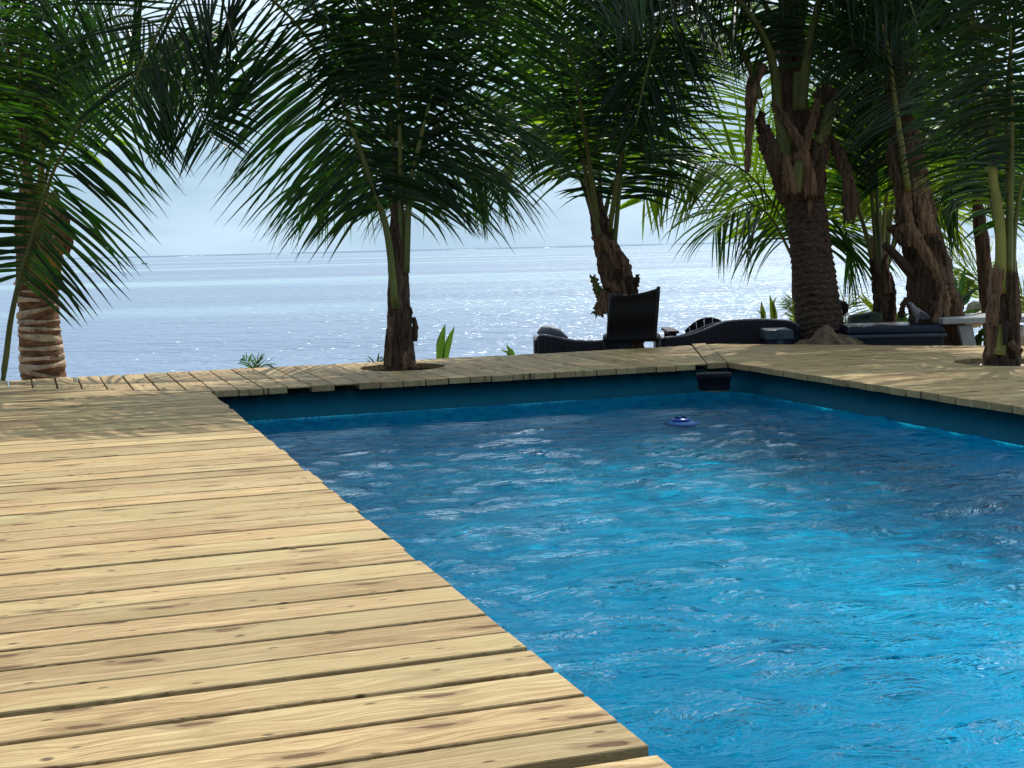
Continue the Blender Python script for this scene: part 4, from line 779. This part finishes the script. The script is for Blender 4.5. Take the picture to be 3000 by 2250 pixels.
bladeplant(2260, 925, 11.9, 'yellow green pointed leaves above the back of the wicker lounger', [[(2236, 925), (2233, 905), (2230, 882), .05], [(2264, 925), (2262, 900), (2255, 862), .05], [(2272, 925), (2265, 890), (2277, 868), .035], [(2235, 925), (2225, 915), (2216, 904), .02]], LEAF_B)
bladeplant(2800, 900, 12.0, 'dark green strap leaves between the broad palm and the slim palm', [[(2800, 900), (2815, 850), (2828, 775), .06], [(2810, 900), (2840, 860), (2875, 838), .05], [(2800, 900), (2830, 880), (2850, 845), .07], [(2820, 930), (2845, 915), (2880, 905), .06], [(2790, 880), (2800, 830), (2790, 800), .05]], LEAF)
bladeplant(2560, 900, 12.3, 'narrow yellow leaf pair leaning left of the slender palm', [[(2562, 918), (2530, 880), (2508, 858), .035], [(2562, 910), (2540, 880), (2521, 852), .03]], LEAF_B)
bladeplant(2640, 935, 12.0, 'low green leaves behind the pigeon', [[(2650, 940), (2632, 925), (2615, 920), .07], [(2630, 945), (2650, 925), (2665, 918), .06], [(2610, 950), (2630, 938), (2655, 940), .07]], GREENL)
bladeplant(2870, 1000, 11.4, 'dark leaves under the pale table top beside the slanted leg', [[(2860, 1000), (2875, 980), (2900, 970), .05], [(2850, 1000), (2870, 995), (2898, 1000), .05], [(2870, 985), (2885, 965), (2900, 955), .05]], LEAF)

# ------------------------------------------------------------------ furniture beyond the deck
RX = Vector((.9453, -.3258, 0)); RY = Vector((.3258, .9453, 0)); YAW = math.atan2(-.3258, .9453)
def fr(px, dep, z=-.5):
    p = at(px, 1000, dep); return (p[0], p[1], z)
def loc(px, py, px0, dep, zb=-.5):
    """pixel -> local (x,z) in an object standing at px0 with yaw YAW"""
    p = at(px, py, dep); q = at(px0, 1000, dep); return ((p[0]-q[0])*RX.x+(p[1]-q[1])*RX.y, p[2]-zb)
def lounger(px0, dep, top, x0, x1, label, depth=.62, pad=None):
    t = empty('wicker_lounger', fr(px0, dep), YAW, label=label, cat='lounger')
    prof, _ = catmull([(*loc(a, b_, px0, dep),) for a, b_ in top], 40)
    prof = [(p[0], p[1]-.012) for p in prof]; RZ = .05
    for yo in (0, depth):
        V = []; F = []
        for x, z in [(a_, b2-(RZ if yo else 0)) for a_, b2 in prof]: V += [(x, yo-.02, .12), (x, yo-.02, z), (x, yo+.02, z), (x, yo+.02, .12)]
        for i in range(len(prof)-1):
            a = 4*i; b_ = a+4
            F += [(a, b_, b_+1, a+1), (a+1, b_+1, b_+2, a+2), (a+2, b_+2, b_+3, a+3), (a+3, b_+3, b_, a)]
        F += [(0, 1, 2, 3), tuple(4*(len(prof)-1)+k for k in (3, 2, 1, 0))]
        mesh('side_panel', V, F, WICK, t)
    b = MB(); b.tube([(x, .0, z) for x, z in prof], .013, 8); b.tube([(x, depth, z-RZ) for x, z in prof], .013, 8)
    b.build('rim', WICKT, t, True)
    V = []; F = []
    for i, (x, z) in enumerate(prof):
        V += [(x, .03, z-.015), (x, depth-.03, z-.015-RZ)]
        if i: F.append((2*i-2, 2*i, 2*i+1, 2*i-1))
    o = mesh('seat', V, F, WICK, t, True); s = o.modifiers.new('thickness', 'SOLIDIFY'); s.thickness = .03
    b = MB(); x = prof[0][0]+.01; k = 0
    while x < prof[-1][0]-.01:
        zt = np.interp(x, [p[0] for p in prof], [p[1] for p in prof]); b.tube([(x, -.024, .13), (x, -.024, zt-.01)], .0075, 5, cap=False); x += .026
    w_ = b.build('wicker_strands', WICK, t, True); w_['kind'] = 'stuff'
    b = MB(); b.box((prof[0][0]-.01, depth/2, (prof[0][1]+.12)/2), (.03, depth, prof[0][1]-.12)); b.build('end_panel', WICK, t); b = MB(); b.box((prof[-1][0]+.01, depth/2, (prof[-1][1]+.12)/2), (.03, depth, prof[-1][1]-.12)); b.build('end_panel', WICK, t)
    for xx in (prof[0][0]+.06, prof[-1][0]-.06):
        for yy in (.04, depth-.04):
            b = MB(); b.box((xx, yy, .06), (.05, .05, .12)); b.build('leg', WICK, t)
    return t, prof
t, pr = lounger(1680, 11.05, [(1574, 992), (1580, 981), (1595, 979), (1630, 985), (1665, 992), (1700, 996), (1750, 997), (1840, 992)], 0, 0, 'low grey wicker chaise with curled foot end left of the black sling chair')
b = MB(); p = loc(1608, 976, 1680, 11.4)
b.tube([(p[0]-.06, .35, p[1]-.02), (p[0]-.03, .35, p[1]+.012), (p[0]+.02, .35, p[1]+.016), (p[0]+.09, .35, p[1]-.005), (p[0]+.16, .35, p[1]-.06)], [.04, .05, .05, .045, .03], 10); b.build('headrest', WICKT, t, True)
t, pr = lounger(2140, 11.3, [(1945, 987), (2005, 981), (2047, 969), (2080, 956), (2115, 942), (2150, 936), (2215, 933), (2285, 935), (2318, 940), (2350, 960)], 0, 0, 'long dark grey wicker lounger with raised curved back left of the thickest trunk')
# sling chair
px0, dep = 1853, 10.95
t = empty('sling_chair', fr(px0, dep), YAW-R(6), label='tall black sling chair seen from behind at the far deck edge', cat='chair')
def lz(a, b_): return loc(a, b_, px0, dep)
TLc, TRc, BLc, BRc = lz(1791, 862), lz(1927, 843), lz(1780, 1005), lz(1917, 1000)
V = []; F = []; n = 12
for j in range(n+1):
    v_ = j/n
    for i in range(n+1):
        u = i/n; x = (BLc[0]*(1-u)+BRc[0]*u)*(1-v_)+(TLc[0]*(1-u)+TRc[0]*u)*v_; z = (BLc[1]*(1-u)+BRc[1]*u)*(1-v_)+(TLc[1]*(1-u)+TRc[1]*u)*v_-(.028*math.sin(math.pi*u)*v_**6)
        V.append((x, -.10*v_**1.4+.05*math.sin(math.pi*u)*.6+.012*math.sin(v_*9), z))
F = [(j*(n+1)+i, j*(n+1)+i+1, (j+1)*(n+1)+i+1, (j+1)*(n+1)+i) for j in range(n) for i in range(n)]
o = mesh('backrest', V, F, BLACK, t, True); s = o.modifiers.new('thickness', 'SOLIDIFY'); s.thickness = .012
b = MB()
for A, B_, sg in ((BLc, TLc, -1), (BRc, TRc, 1)):
    b.tube([(A[0]+(B_[0]-A[0])*k/8, -.10*(k/8)**1.4+.012*math.sin(k/8*9), A[1]+(B_[1]+.01-A[1])*k/8) for k in range(9)], .016, 8)
b.build('back_frame', simple('bronze_black_tube', (.012, .014, .018), .35, .2, 5, .02), t, True)
b = MB(); b.box(((BLc[0]+BRc[0])/2, .30, .36), (.42, .5, .03)); bevel(b.build('seat', BLACK, t), .01)
for sx in (BLc[0]-.02, BRc[0]+.025):
    b = MB(); b.tube([(sx, -.02, .55), (sx, .22, .575), (sx, .45, .55)], [.02, .024, .02], 8, .5); b.build('armrest', BLACK, t, True)
    for yy in (.02, .5):
        b = MB(); b.tube([(sx, yy, 0), (sx, yy, .55)], .015, 8); b.build('leg', BLACK, t, True)
# arm seen at the right of the back
# fan-backed chair
px0, dep = 2055, 12.2
t = empty('fan_back_chair', fr(px0, dep), YAW, label='dark wooden slatted chair with rounded fan back behind the wicker lounger', cat='chair')
fc = loc(2068, 1010, px0, dep); arc = [(2005, 969), (2018, 956), (2038, 940), (2062, 930), (2088, 929), (2108, 936), (2125, 952)]
for i in range(len(arc)-1):
    a, b_ = loc(*arc[i], px0, dep), loc(*arc[i+1], px0, dep); fa = (fc[0]+(a[0]-fc[0])*.35, fc[1]+(a[1]-fc[1])*.3-.25); fb = (fc[0]+(b_[0]-fc[0])*.35, fc[1]+(b_[1]-fc[1])*.3-.25)
    g_ = .03; aa = (a[0]+(b_[0]-a[0])*g_, a[1]+(b_[1]-a[1])*g_); bb = (b_[0]-(b_[0]-a[0])*g_, b_[1]-(b_[1]-a[1])*g_); fa2 = (fa[0]+(fb[0]-fa[0])*.05, fa[1]); fb2 = (fb[0]-(fb[0]-fa[0])*.05, fb[1])
    P_ = [fa2, fb2, bb, aa]; V = [(x, y_, z) for y_ in (0, .02) for x, z in P_]
    o = mesh('slat', V, [(0, 1, 2, 3), (7, 6, 5, 4), (0, 4, 5, 1), (1, 5, 6, 2), (2, 6, 7, 3), (3, 7, 4, 0)], DCHAIR, t)
b = MB(); b.tube([(loc(2005, 985, px0, dep)[0], .03, loc(2005, 985, px0, dep)[1]), (loc(2120, 985, px0, dep)[0], .03, loc(2120, 985, px0, dep)[1])], .022, 6); b.build('back_rail', DCHAIR, t)
for i in range(5):
    b = MB(); b.box((fc[0], .1+i*.1, .36), (.5, .085, .02)); b.build('seat_slat', DCHAIR, t)
for sx in (-.25, .27):
    b = MB(); b.box((sx, .3, .52), (.1, .6, .022)); b.build('armrest', DCHAIR, t)
    for yy in (.05, .5):
        b = MB(); b.box((sx, yy, .26), (.06, .04, .5)); b.build('leg', DCHAIR, t)
# cooler box
def rbox(name, c, d, mat, parent, bev=.015, top=1.0):
    x, y_, z = [q/2 for q in d]; V = [(c[0]+a*x*(top if e > 0 else 1), c[1]+b_*y_*(top if e > 0 else 1), c[2]+e*z) for a in (-1, 1) for b_ in (-1, 1) for e in (-1, 1)]
    return bevel(mesh(name, V, [(0, 1, 3, 2), (4, 6, 7, 5), (0, 4, 5, 1), (2, 3, 7, 6), (0, 2, 6, 4), (1, 5, 7, 3)], mat, parent), bev, 2)
px0, dep = 2285, 10.95
t = empty('storage_bin', fr(px0, dep), YAW, label='small grey blue plastic bin in front of the wicker lounger beside the thickest trunk', cat='storage bin')
a, b_ = loc(2245, 967, px0, dep), loc(2324, 1010, px0, dep); wd = b_[0]-a[0]; cx = (a[0]+b_[0])/2
rbox('body', (cx, .14, (a[1]-.085)/2), (wd*.96, .28, a[1]-.085), NAVY, t); rbox('lid', (cx, .14, a[1]-.042), (wd*1.06, .30, .084), TEAL, t, .012, .95); rbox('latch', (cx, -.012, a[1]-.11), (.05, .02, .05), TEAL, t, .005)
# long navy box
px0, dep = 2627, 10.9
t = empty('deck_box', fr(px0, dep), YAW, label='long dark navy plastic box with the pigeon on top between the palms', cat='storage box')
a, b_ = loc(2482, 957, px0, dep), loc(2772, 957, px0, dep); wd = b_[0]-a[0]; cx = (a[0]+b_[0])/2; zt = a[1]
rbox('body', (cx, .25, (zt-.07)/2), (wd*.97, .46, zt-.07), NAVY, t, .02); rbox('rim', (cx, .25, zt-.085), (wd*1.01, .52, .03), TEAL, t, .01); rbox('lid', (cx, .25, zt-.035), (wd, .5, .068), NAVY, t, .022, .96)
for k in (-1, 1): rbox('hinge', (cx+k*wd*.3, .515, zt-.06), (.08, .02, .05), NAVY, t, .004)
bx = fr(2700, 10.9)
# pigeon
pz = -.5+zt
pp = at(2690, 955, 11.1); t = empty('pigeon', (pp[0], pp[1], pz), YAW, label='grey pigeon standing on the long navy box facing left', cat='pigeon')
me = bpy.data.meshes.new('body'); k = .92
vs = [(.0, 0, .085), (-.035, 0, .125), (-.058, 0, .160), (-.066, 0, .182), (.06, 0, .060), (.12, 0, .035), (-.095, 0, .176), (-.015, .018, .03), (-.015, .018, .004), (-.015, -.018, .03), (-.015, -.018, .004)]
es = [(0, 1), (1, 2), (2, 3), (0, 4), (4, 5), (3, 6), (0, 7), (7, 8), (0, 9), (9, 10)]
me.from_pydata([(a*k, b_*k, c*k) for a, b_, c in vs], es, []); o = bpy.data.objects.new('body', me); col.objects.link(o); o.parent = t; me.materials.append(FEATH)
sm = o.modifiers.new('skin', 'SKIN'); rads = [.043, .034, .021, .0195, .034, .010, .003, .007, .004, .007, .004]
for v_, r_ in zip(me.skin_vertices[0].data, rads): v_.radius = (r_*k, r_*k)
me.skin_vertices[0].data[0].use_root = True
o.modifiers.new('sub', 'SUBSURF').levels = 2; o.modifiers['sub'].render_levels = 2
b = MB()
for s in (-1, 1): b.box((-.068*k, s*.019, .184*k), (.006, .003, .006))
b.build('eye', BLACK, t)
b = MB(); b.add([(.0, -.042, .10), (.03, -.046, .09), (.10, -.02, .045), (.13, -.012, .03), (.05, -.042, .055), (0, -.040, .06)], [(0, 1, 2, 3, 4, 5)])
o = b.build('wing', simple('dark_feathers', (.07, .065, .08), .8, .3, 20, .2), t); s = o.modifiers.new('thickness', 'SOLIDIFY'); s.thickness = .006
# grey cushion
px0, dep = 2530, 11.7
t = empty('cushion', fr(px0, dep, -.5), YAW, label='grey green cushion propped upright behind the navy box', cat='cushion')
P_ = [loc(*q, px0, dep) for q in ((2486, 965), (2492, 928), (2500, 923), (2562, 913), (2585, 920), (2585, 965))]
V = [(x, y_, z) for y_ in (0, .12) for x, z in P_]; n = len(P_)
bevel(mesh('cover', V, [tuple(range(n)), tuple(range(2*n-1, n-1, -1))]+[(i, n+i, n+(i+1) % n, (i+1) % n) for i in range(n)], GREYF, t), .018, 3)
P_ = [loc(*q, px0, dep-.005) for q in ((2518, 932), (2520, 925), (2546, 921), (2548, 934))]
V = [(x, y_, z) for y_ in (-.006, .004) for x, z in P_]
mesh('patch', V, [(0, 1, 2, 3), (7, 6, 5, 4), (0, 4, 5, 1), (1, 5, 6, 2), (2, 6, 7, 3), (3, 7, 4, 0)], simple('patch_grey', (.035, .04, .038), .8, .2, 6, .1), t)
# round black thing behind the trunk; its lamp form and post are invented
p = at(2462, 903, 11.9); t = empty('black_object', (p[0], p[1], p[2]-.42), YAW, label='black rounded object on an invented short post right of the thickest trunk', cat='round object')
t.name = 'round_object'
b = MB(); V = []; n = 14
for j in range(9):
    ph = math.pi*j/8
    for k in range(n): V.append((.075*math.sin(ph)*math.cos(2*math.pi*k/n), .05*math.sin(ph)*math.sin(2*math.pi*k/n), .42+.075*math.cos(ph)))
b.add(V, [(j*n+k, j*n+(k+1) % n, (j+1)*n+(k+1) % n, (j+1)*n+k) for j in range(8) for k in range(n)]); b.build('round_head', BLACK, t, True)
b = MB(); b.tube([(0, 0, -.12), (0, 0, .37)], .012, 6); b.build('post', BLACK, t)
# pale table
px0, dep = 2890, 10.9
t = empty('picnic_table', fr(px0, dep), YAW, label='pale grey table with slanted legs behind the palm in the right deck', cat='table')
a, b_ = loc(2758, 932, px0, dep), loc(3060, 932, px0, dep); th = .05
rbox('table_top', ((a[0]+b_[0])/2, .3, a[1]-th/2), (b_[0]-a[0], .62, th), CONC, t, .01)
for q0, q1 in (((2838, 953), (2885, 1030)), ((2990, 953), (2945, 1030))):
    p0, p1 = loc(*q0, px0, dep), loc(*q1, px0, dep)
    for yy in (.08, .5):
        V = [(p0[0]-.075, yy-.03, p0[1]-.002), (p0[0]+.045, yy-.03, p0[1]-.002), (p1[0]+.04, yy-.03, 0), (p1[0]-.04, yy-.03, 0)]; V += [(x, y_+.06, z) for x, y_, z in V]
        bevel(mesh('leg', V, [(3, 2, 1, 0), (4, 5, 6, 7), (0, 1, 5, 4), (1, 2, 6, 5), (2, 3, 7, 6), (3, 0, 4, 7)], CONC, t), .006)
# stump
p = at(2803, 1000, 11.35); 
b = MB(); n = 18; V = []; H_ = .82-.0
zs = [-.05, .05, .2, .35, .46, .50]
for j, z in enumerate(zs):
    for k in range(n):
        th_ = 2*math.pi*k/n; r_ = (.10+.012*math.sin(j*2.4)+.015*mnoise.noise(Vector((math.cos(th_)*2, math.sin(th_)*2, z*5))))*(1.15 if j == 0 else (.75 if j == 5 else 1)); V.append((r_*math.cos(th_), r_*math.sin(th_), z))
b.add(V, [(j*n+k, j*n+(k+1) % n, (j+1)*n+(k+1) % n, (j+1)*n+k) for j in range(len(zs)-1) for k in range(n)]+[tuple((len(zs)-1)*n+k for k in range(n))])
tag(b.build('tree_stump', TERRA, None, False, (p[0], p[1], -.5)), 'red brown stump under the left end of the pale table', 'stump')
# sand mound
V = []; F = []; n = 40; p = at(2440, 1012, 10.75)
tops = [(2325, 1006), (2350, 996), (2380, 980), (2400, 950), (2417, 938), (2435, 945), (2450, 962), (2490, 972), (2520, 985), (2545, 1004)]
hx = [((a-2440)/3950*10.75) for a, _ in tops]; hz = [at(a, b_, 10.75)[2]+.5 for a, b_ in tops]
for j in range(n+1):
    for i in range(n+1):
        x = -.52+.98*i/n; y_ = -.35+.8*j/n; f = max(0, 1-((y_-.03)/.38)**2)**.8; h = np.interp(x, hx, hz, left=0, right=0)*f
        edge = min(1, max(0, (x+.50)/.14), max(0, (.44-x)/.12)); nn = mnoise.fractal(Vector((x*9, y_*9, 1)), 1, 2, 5)
        V.append((x, y_, max(-.06, h*edge**.7*.94+.035*nn*min(1, h*4)-.05*(1-f))))
F = [(j*(n+1)+i, j*(n+1)+i+1, (j+1)*(n+1)+i+1, (j+1)*(n+1)+i) for j in range(n) for i in range(n)]
o = mesh('sand_mound', V, F, simple('mound_earth', (.10, .072, .045), .95, .5, 12, .9, (1, 1, 1), 30), None, True, (p[0], p[1], -.5)); o.rotation_euler = (0, 0, YAW)
tag(o, 'lumpy brown sand mound heaped against the thickest palm trunk', 'sand mound')
# stones
for k, (px, py, dep, s, lab) in enumerate([(2975, 905, 12.6, .13, 'pale beach stone right of the palm in the right deck'), (2870, 905, 12.9, .10, 'rounded pale stone behind the strap leaves'), (2850, 935, 12.6, .12, 'pale stone just above the table top'), (2995, 985, 11.6, .12, 'pale stone under the right end of the table')]):
    p = at(px, py, dep); V = []; n = 12
    for j in range(8):
        ph = math.pi*j/7
        for i in range(n):
            d_ = Vector((math.sin(ph)*math.cos(2*math.pi*i/n), math.sin(ph)*math.sin(2*math.pi*i/n), math.cos(ph))); r_ = s*(1+.3*mnoise.noise(d_*1.7+Vector((k*5, 0, 0)))); V.append((d_.x*r_*1.4, d_.y*r_, d_.z*r_*.75))
    zb = p[2]
    tag(mesh('stone', V, [(j*n+i, (j+1)*n+i, (j+1)*n+(i+1) % n, j*n+(i+1) % n) for j in range(7) for i in range(n)], STONE, None, True, (p[0], p[1], zb)), lab, 'stone')
# low bank on the right that carries the stones and plants
# ------------------------------------------------------------------ pool things
p = onz(1995, 1240, WL); t = empty('chlorine_floater', (p[0], p[1], WL-.032), label='round blue plastic chlorine floater drifting near the far pool wall', cat='pool floater')
def lathe(prof, n=28):
    V = []; 
    for r_, z in prof: V += [(r_*math.cos(2*math.pi*k/n), r_*math.sin(2*math.pi*k/n), z) for k in range(n)]
    return V, [(j*n+k, j*n+(k+1) % n, (j+1)*n+(k+1) % n, (j+1)*n+k) for j in range(len(prof)-1) for k in range(n)]
V, F = lathe([(.0, -.02), (.09, -.015), (.102, .0), (.104, .022), (.096, .034), (.07, .042), (.055, .044), (0.0, .044)]); mesh('float_ring', V, F, FBLUE, t, True)
V, F = lathe([(.05, .043), (.052, .052), (.046, .060), (.0, .061)]); mesh('cap', V, F, simple('deep_blue_plastic', (.004, .03, .20), .3, .1, 4, .02), t, True)
for s in (-1, 1): b = MB(); b.box((s*.02, 0, .066), (.012, .05, .012)); b.build('grip', FBLUE, t)
V, F = lathe([(.035, -.09), (.04, -.02), (.0, -.02)]); mesh('basket', V, F, FBLUE, t, True)
# surface skimmer hanging in the corner
p = at(2092, 1113, 8.95); t = empty('pool_skimmer', (p[0], p[1], p[2]), YAW, label='dark surface skimmer hanging from the deck at the far pool corner', cat='pool skimmer')
n = 28; V = []; pf = [(.116, .115, .045), (.114, .113, .02), (.105, .105, -.02), (.103, .10, -.045), (.108, .105, -.05), (.10, .098, -.062)]
for a, b_, z in pf:
    for k in range(n):
        th_ = 2*math.pi*k/n; c_, s_ = math.cos(th_), math.sin(th_); V.append((a*math.copysign(abs(c_)**.7, c_), b_*math.copysign(abs(s_)**.7, s_)*.8, z))
mesh('skimmer_body', V, [(j*n+k, (j+1)*n+k, (j+1)*n+(k+1) % n, j*n+(k+1) % n) for j in range(len(pf)-1) for k in range(n)]+[tuple(k for k in range(n))], SKIMM, t, True)
V = []
for a, b_, z in [(.088, .090, -.050), (.085, .088, -.068), (.060, .07, -.078), (.0, .0, -.080)]:
    for k in range(n): th_ = 2*math.pi*k/n; V.append((a*math.cos(th_)+.012, b_*math.sin(th_)*.8, z))
mesh('basket', V, [(j*n+k, (j+1)*n+k, (j+1)*n+(k+1) % n, j*n+(k+1) % n) for j in range(3) for k in range(n)], BEIGE, t, True)
b = MB(); b.box((0, .09, .02), (.07, .10, .03)); b.build('hanger', SKIMM, t)
# ------------------------------------------------------------------ far sea things
for k, px in enumerate((418, 429)):
    p = onz(px, 774, SEAZ); V, F = lathe([(0, -.15), (.24, -.1), (.33, .05), (.27, .24), (.12, .36), (0, .38)], 12)
    tag(mesh('buoy', V, F, BLACK, None, True, (p[0], p[1], SEAZ)), ('left', 'right')[k]+' one of the two dark buoys floating far out on the sea', 'buoy', 'dark buoys far out')
b = MB()
for (xa, xb) in ((500, 640), (700, 1010), (1240, 1500), (1560, 1640), (1850, 2100)):
    a_ = onz(xa, 760-.0238*xa+5.0, SEAZ); c_ = onz(xb, 760-.0238*xb+5.0, SEAZ); n = 24; d_ = (c_-a_)
    pts = []; rd = []
    for i in range(n+1):
        u = i/n; q = a_+d_*u; pts.append((q[0], q[1]+8*math.sin(u*9+xa), SEAZ+.1)); rd.append(max(.05, (.9*math.sin(math.pi*u))*(.4+rnd.random())))
    b.tube(pts, rd, 6)
tag(b.build('reef_surf', FOAM, None, True), label='thin white line of surf breaking on the reef at the horizon', kind='stuff')
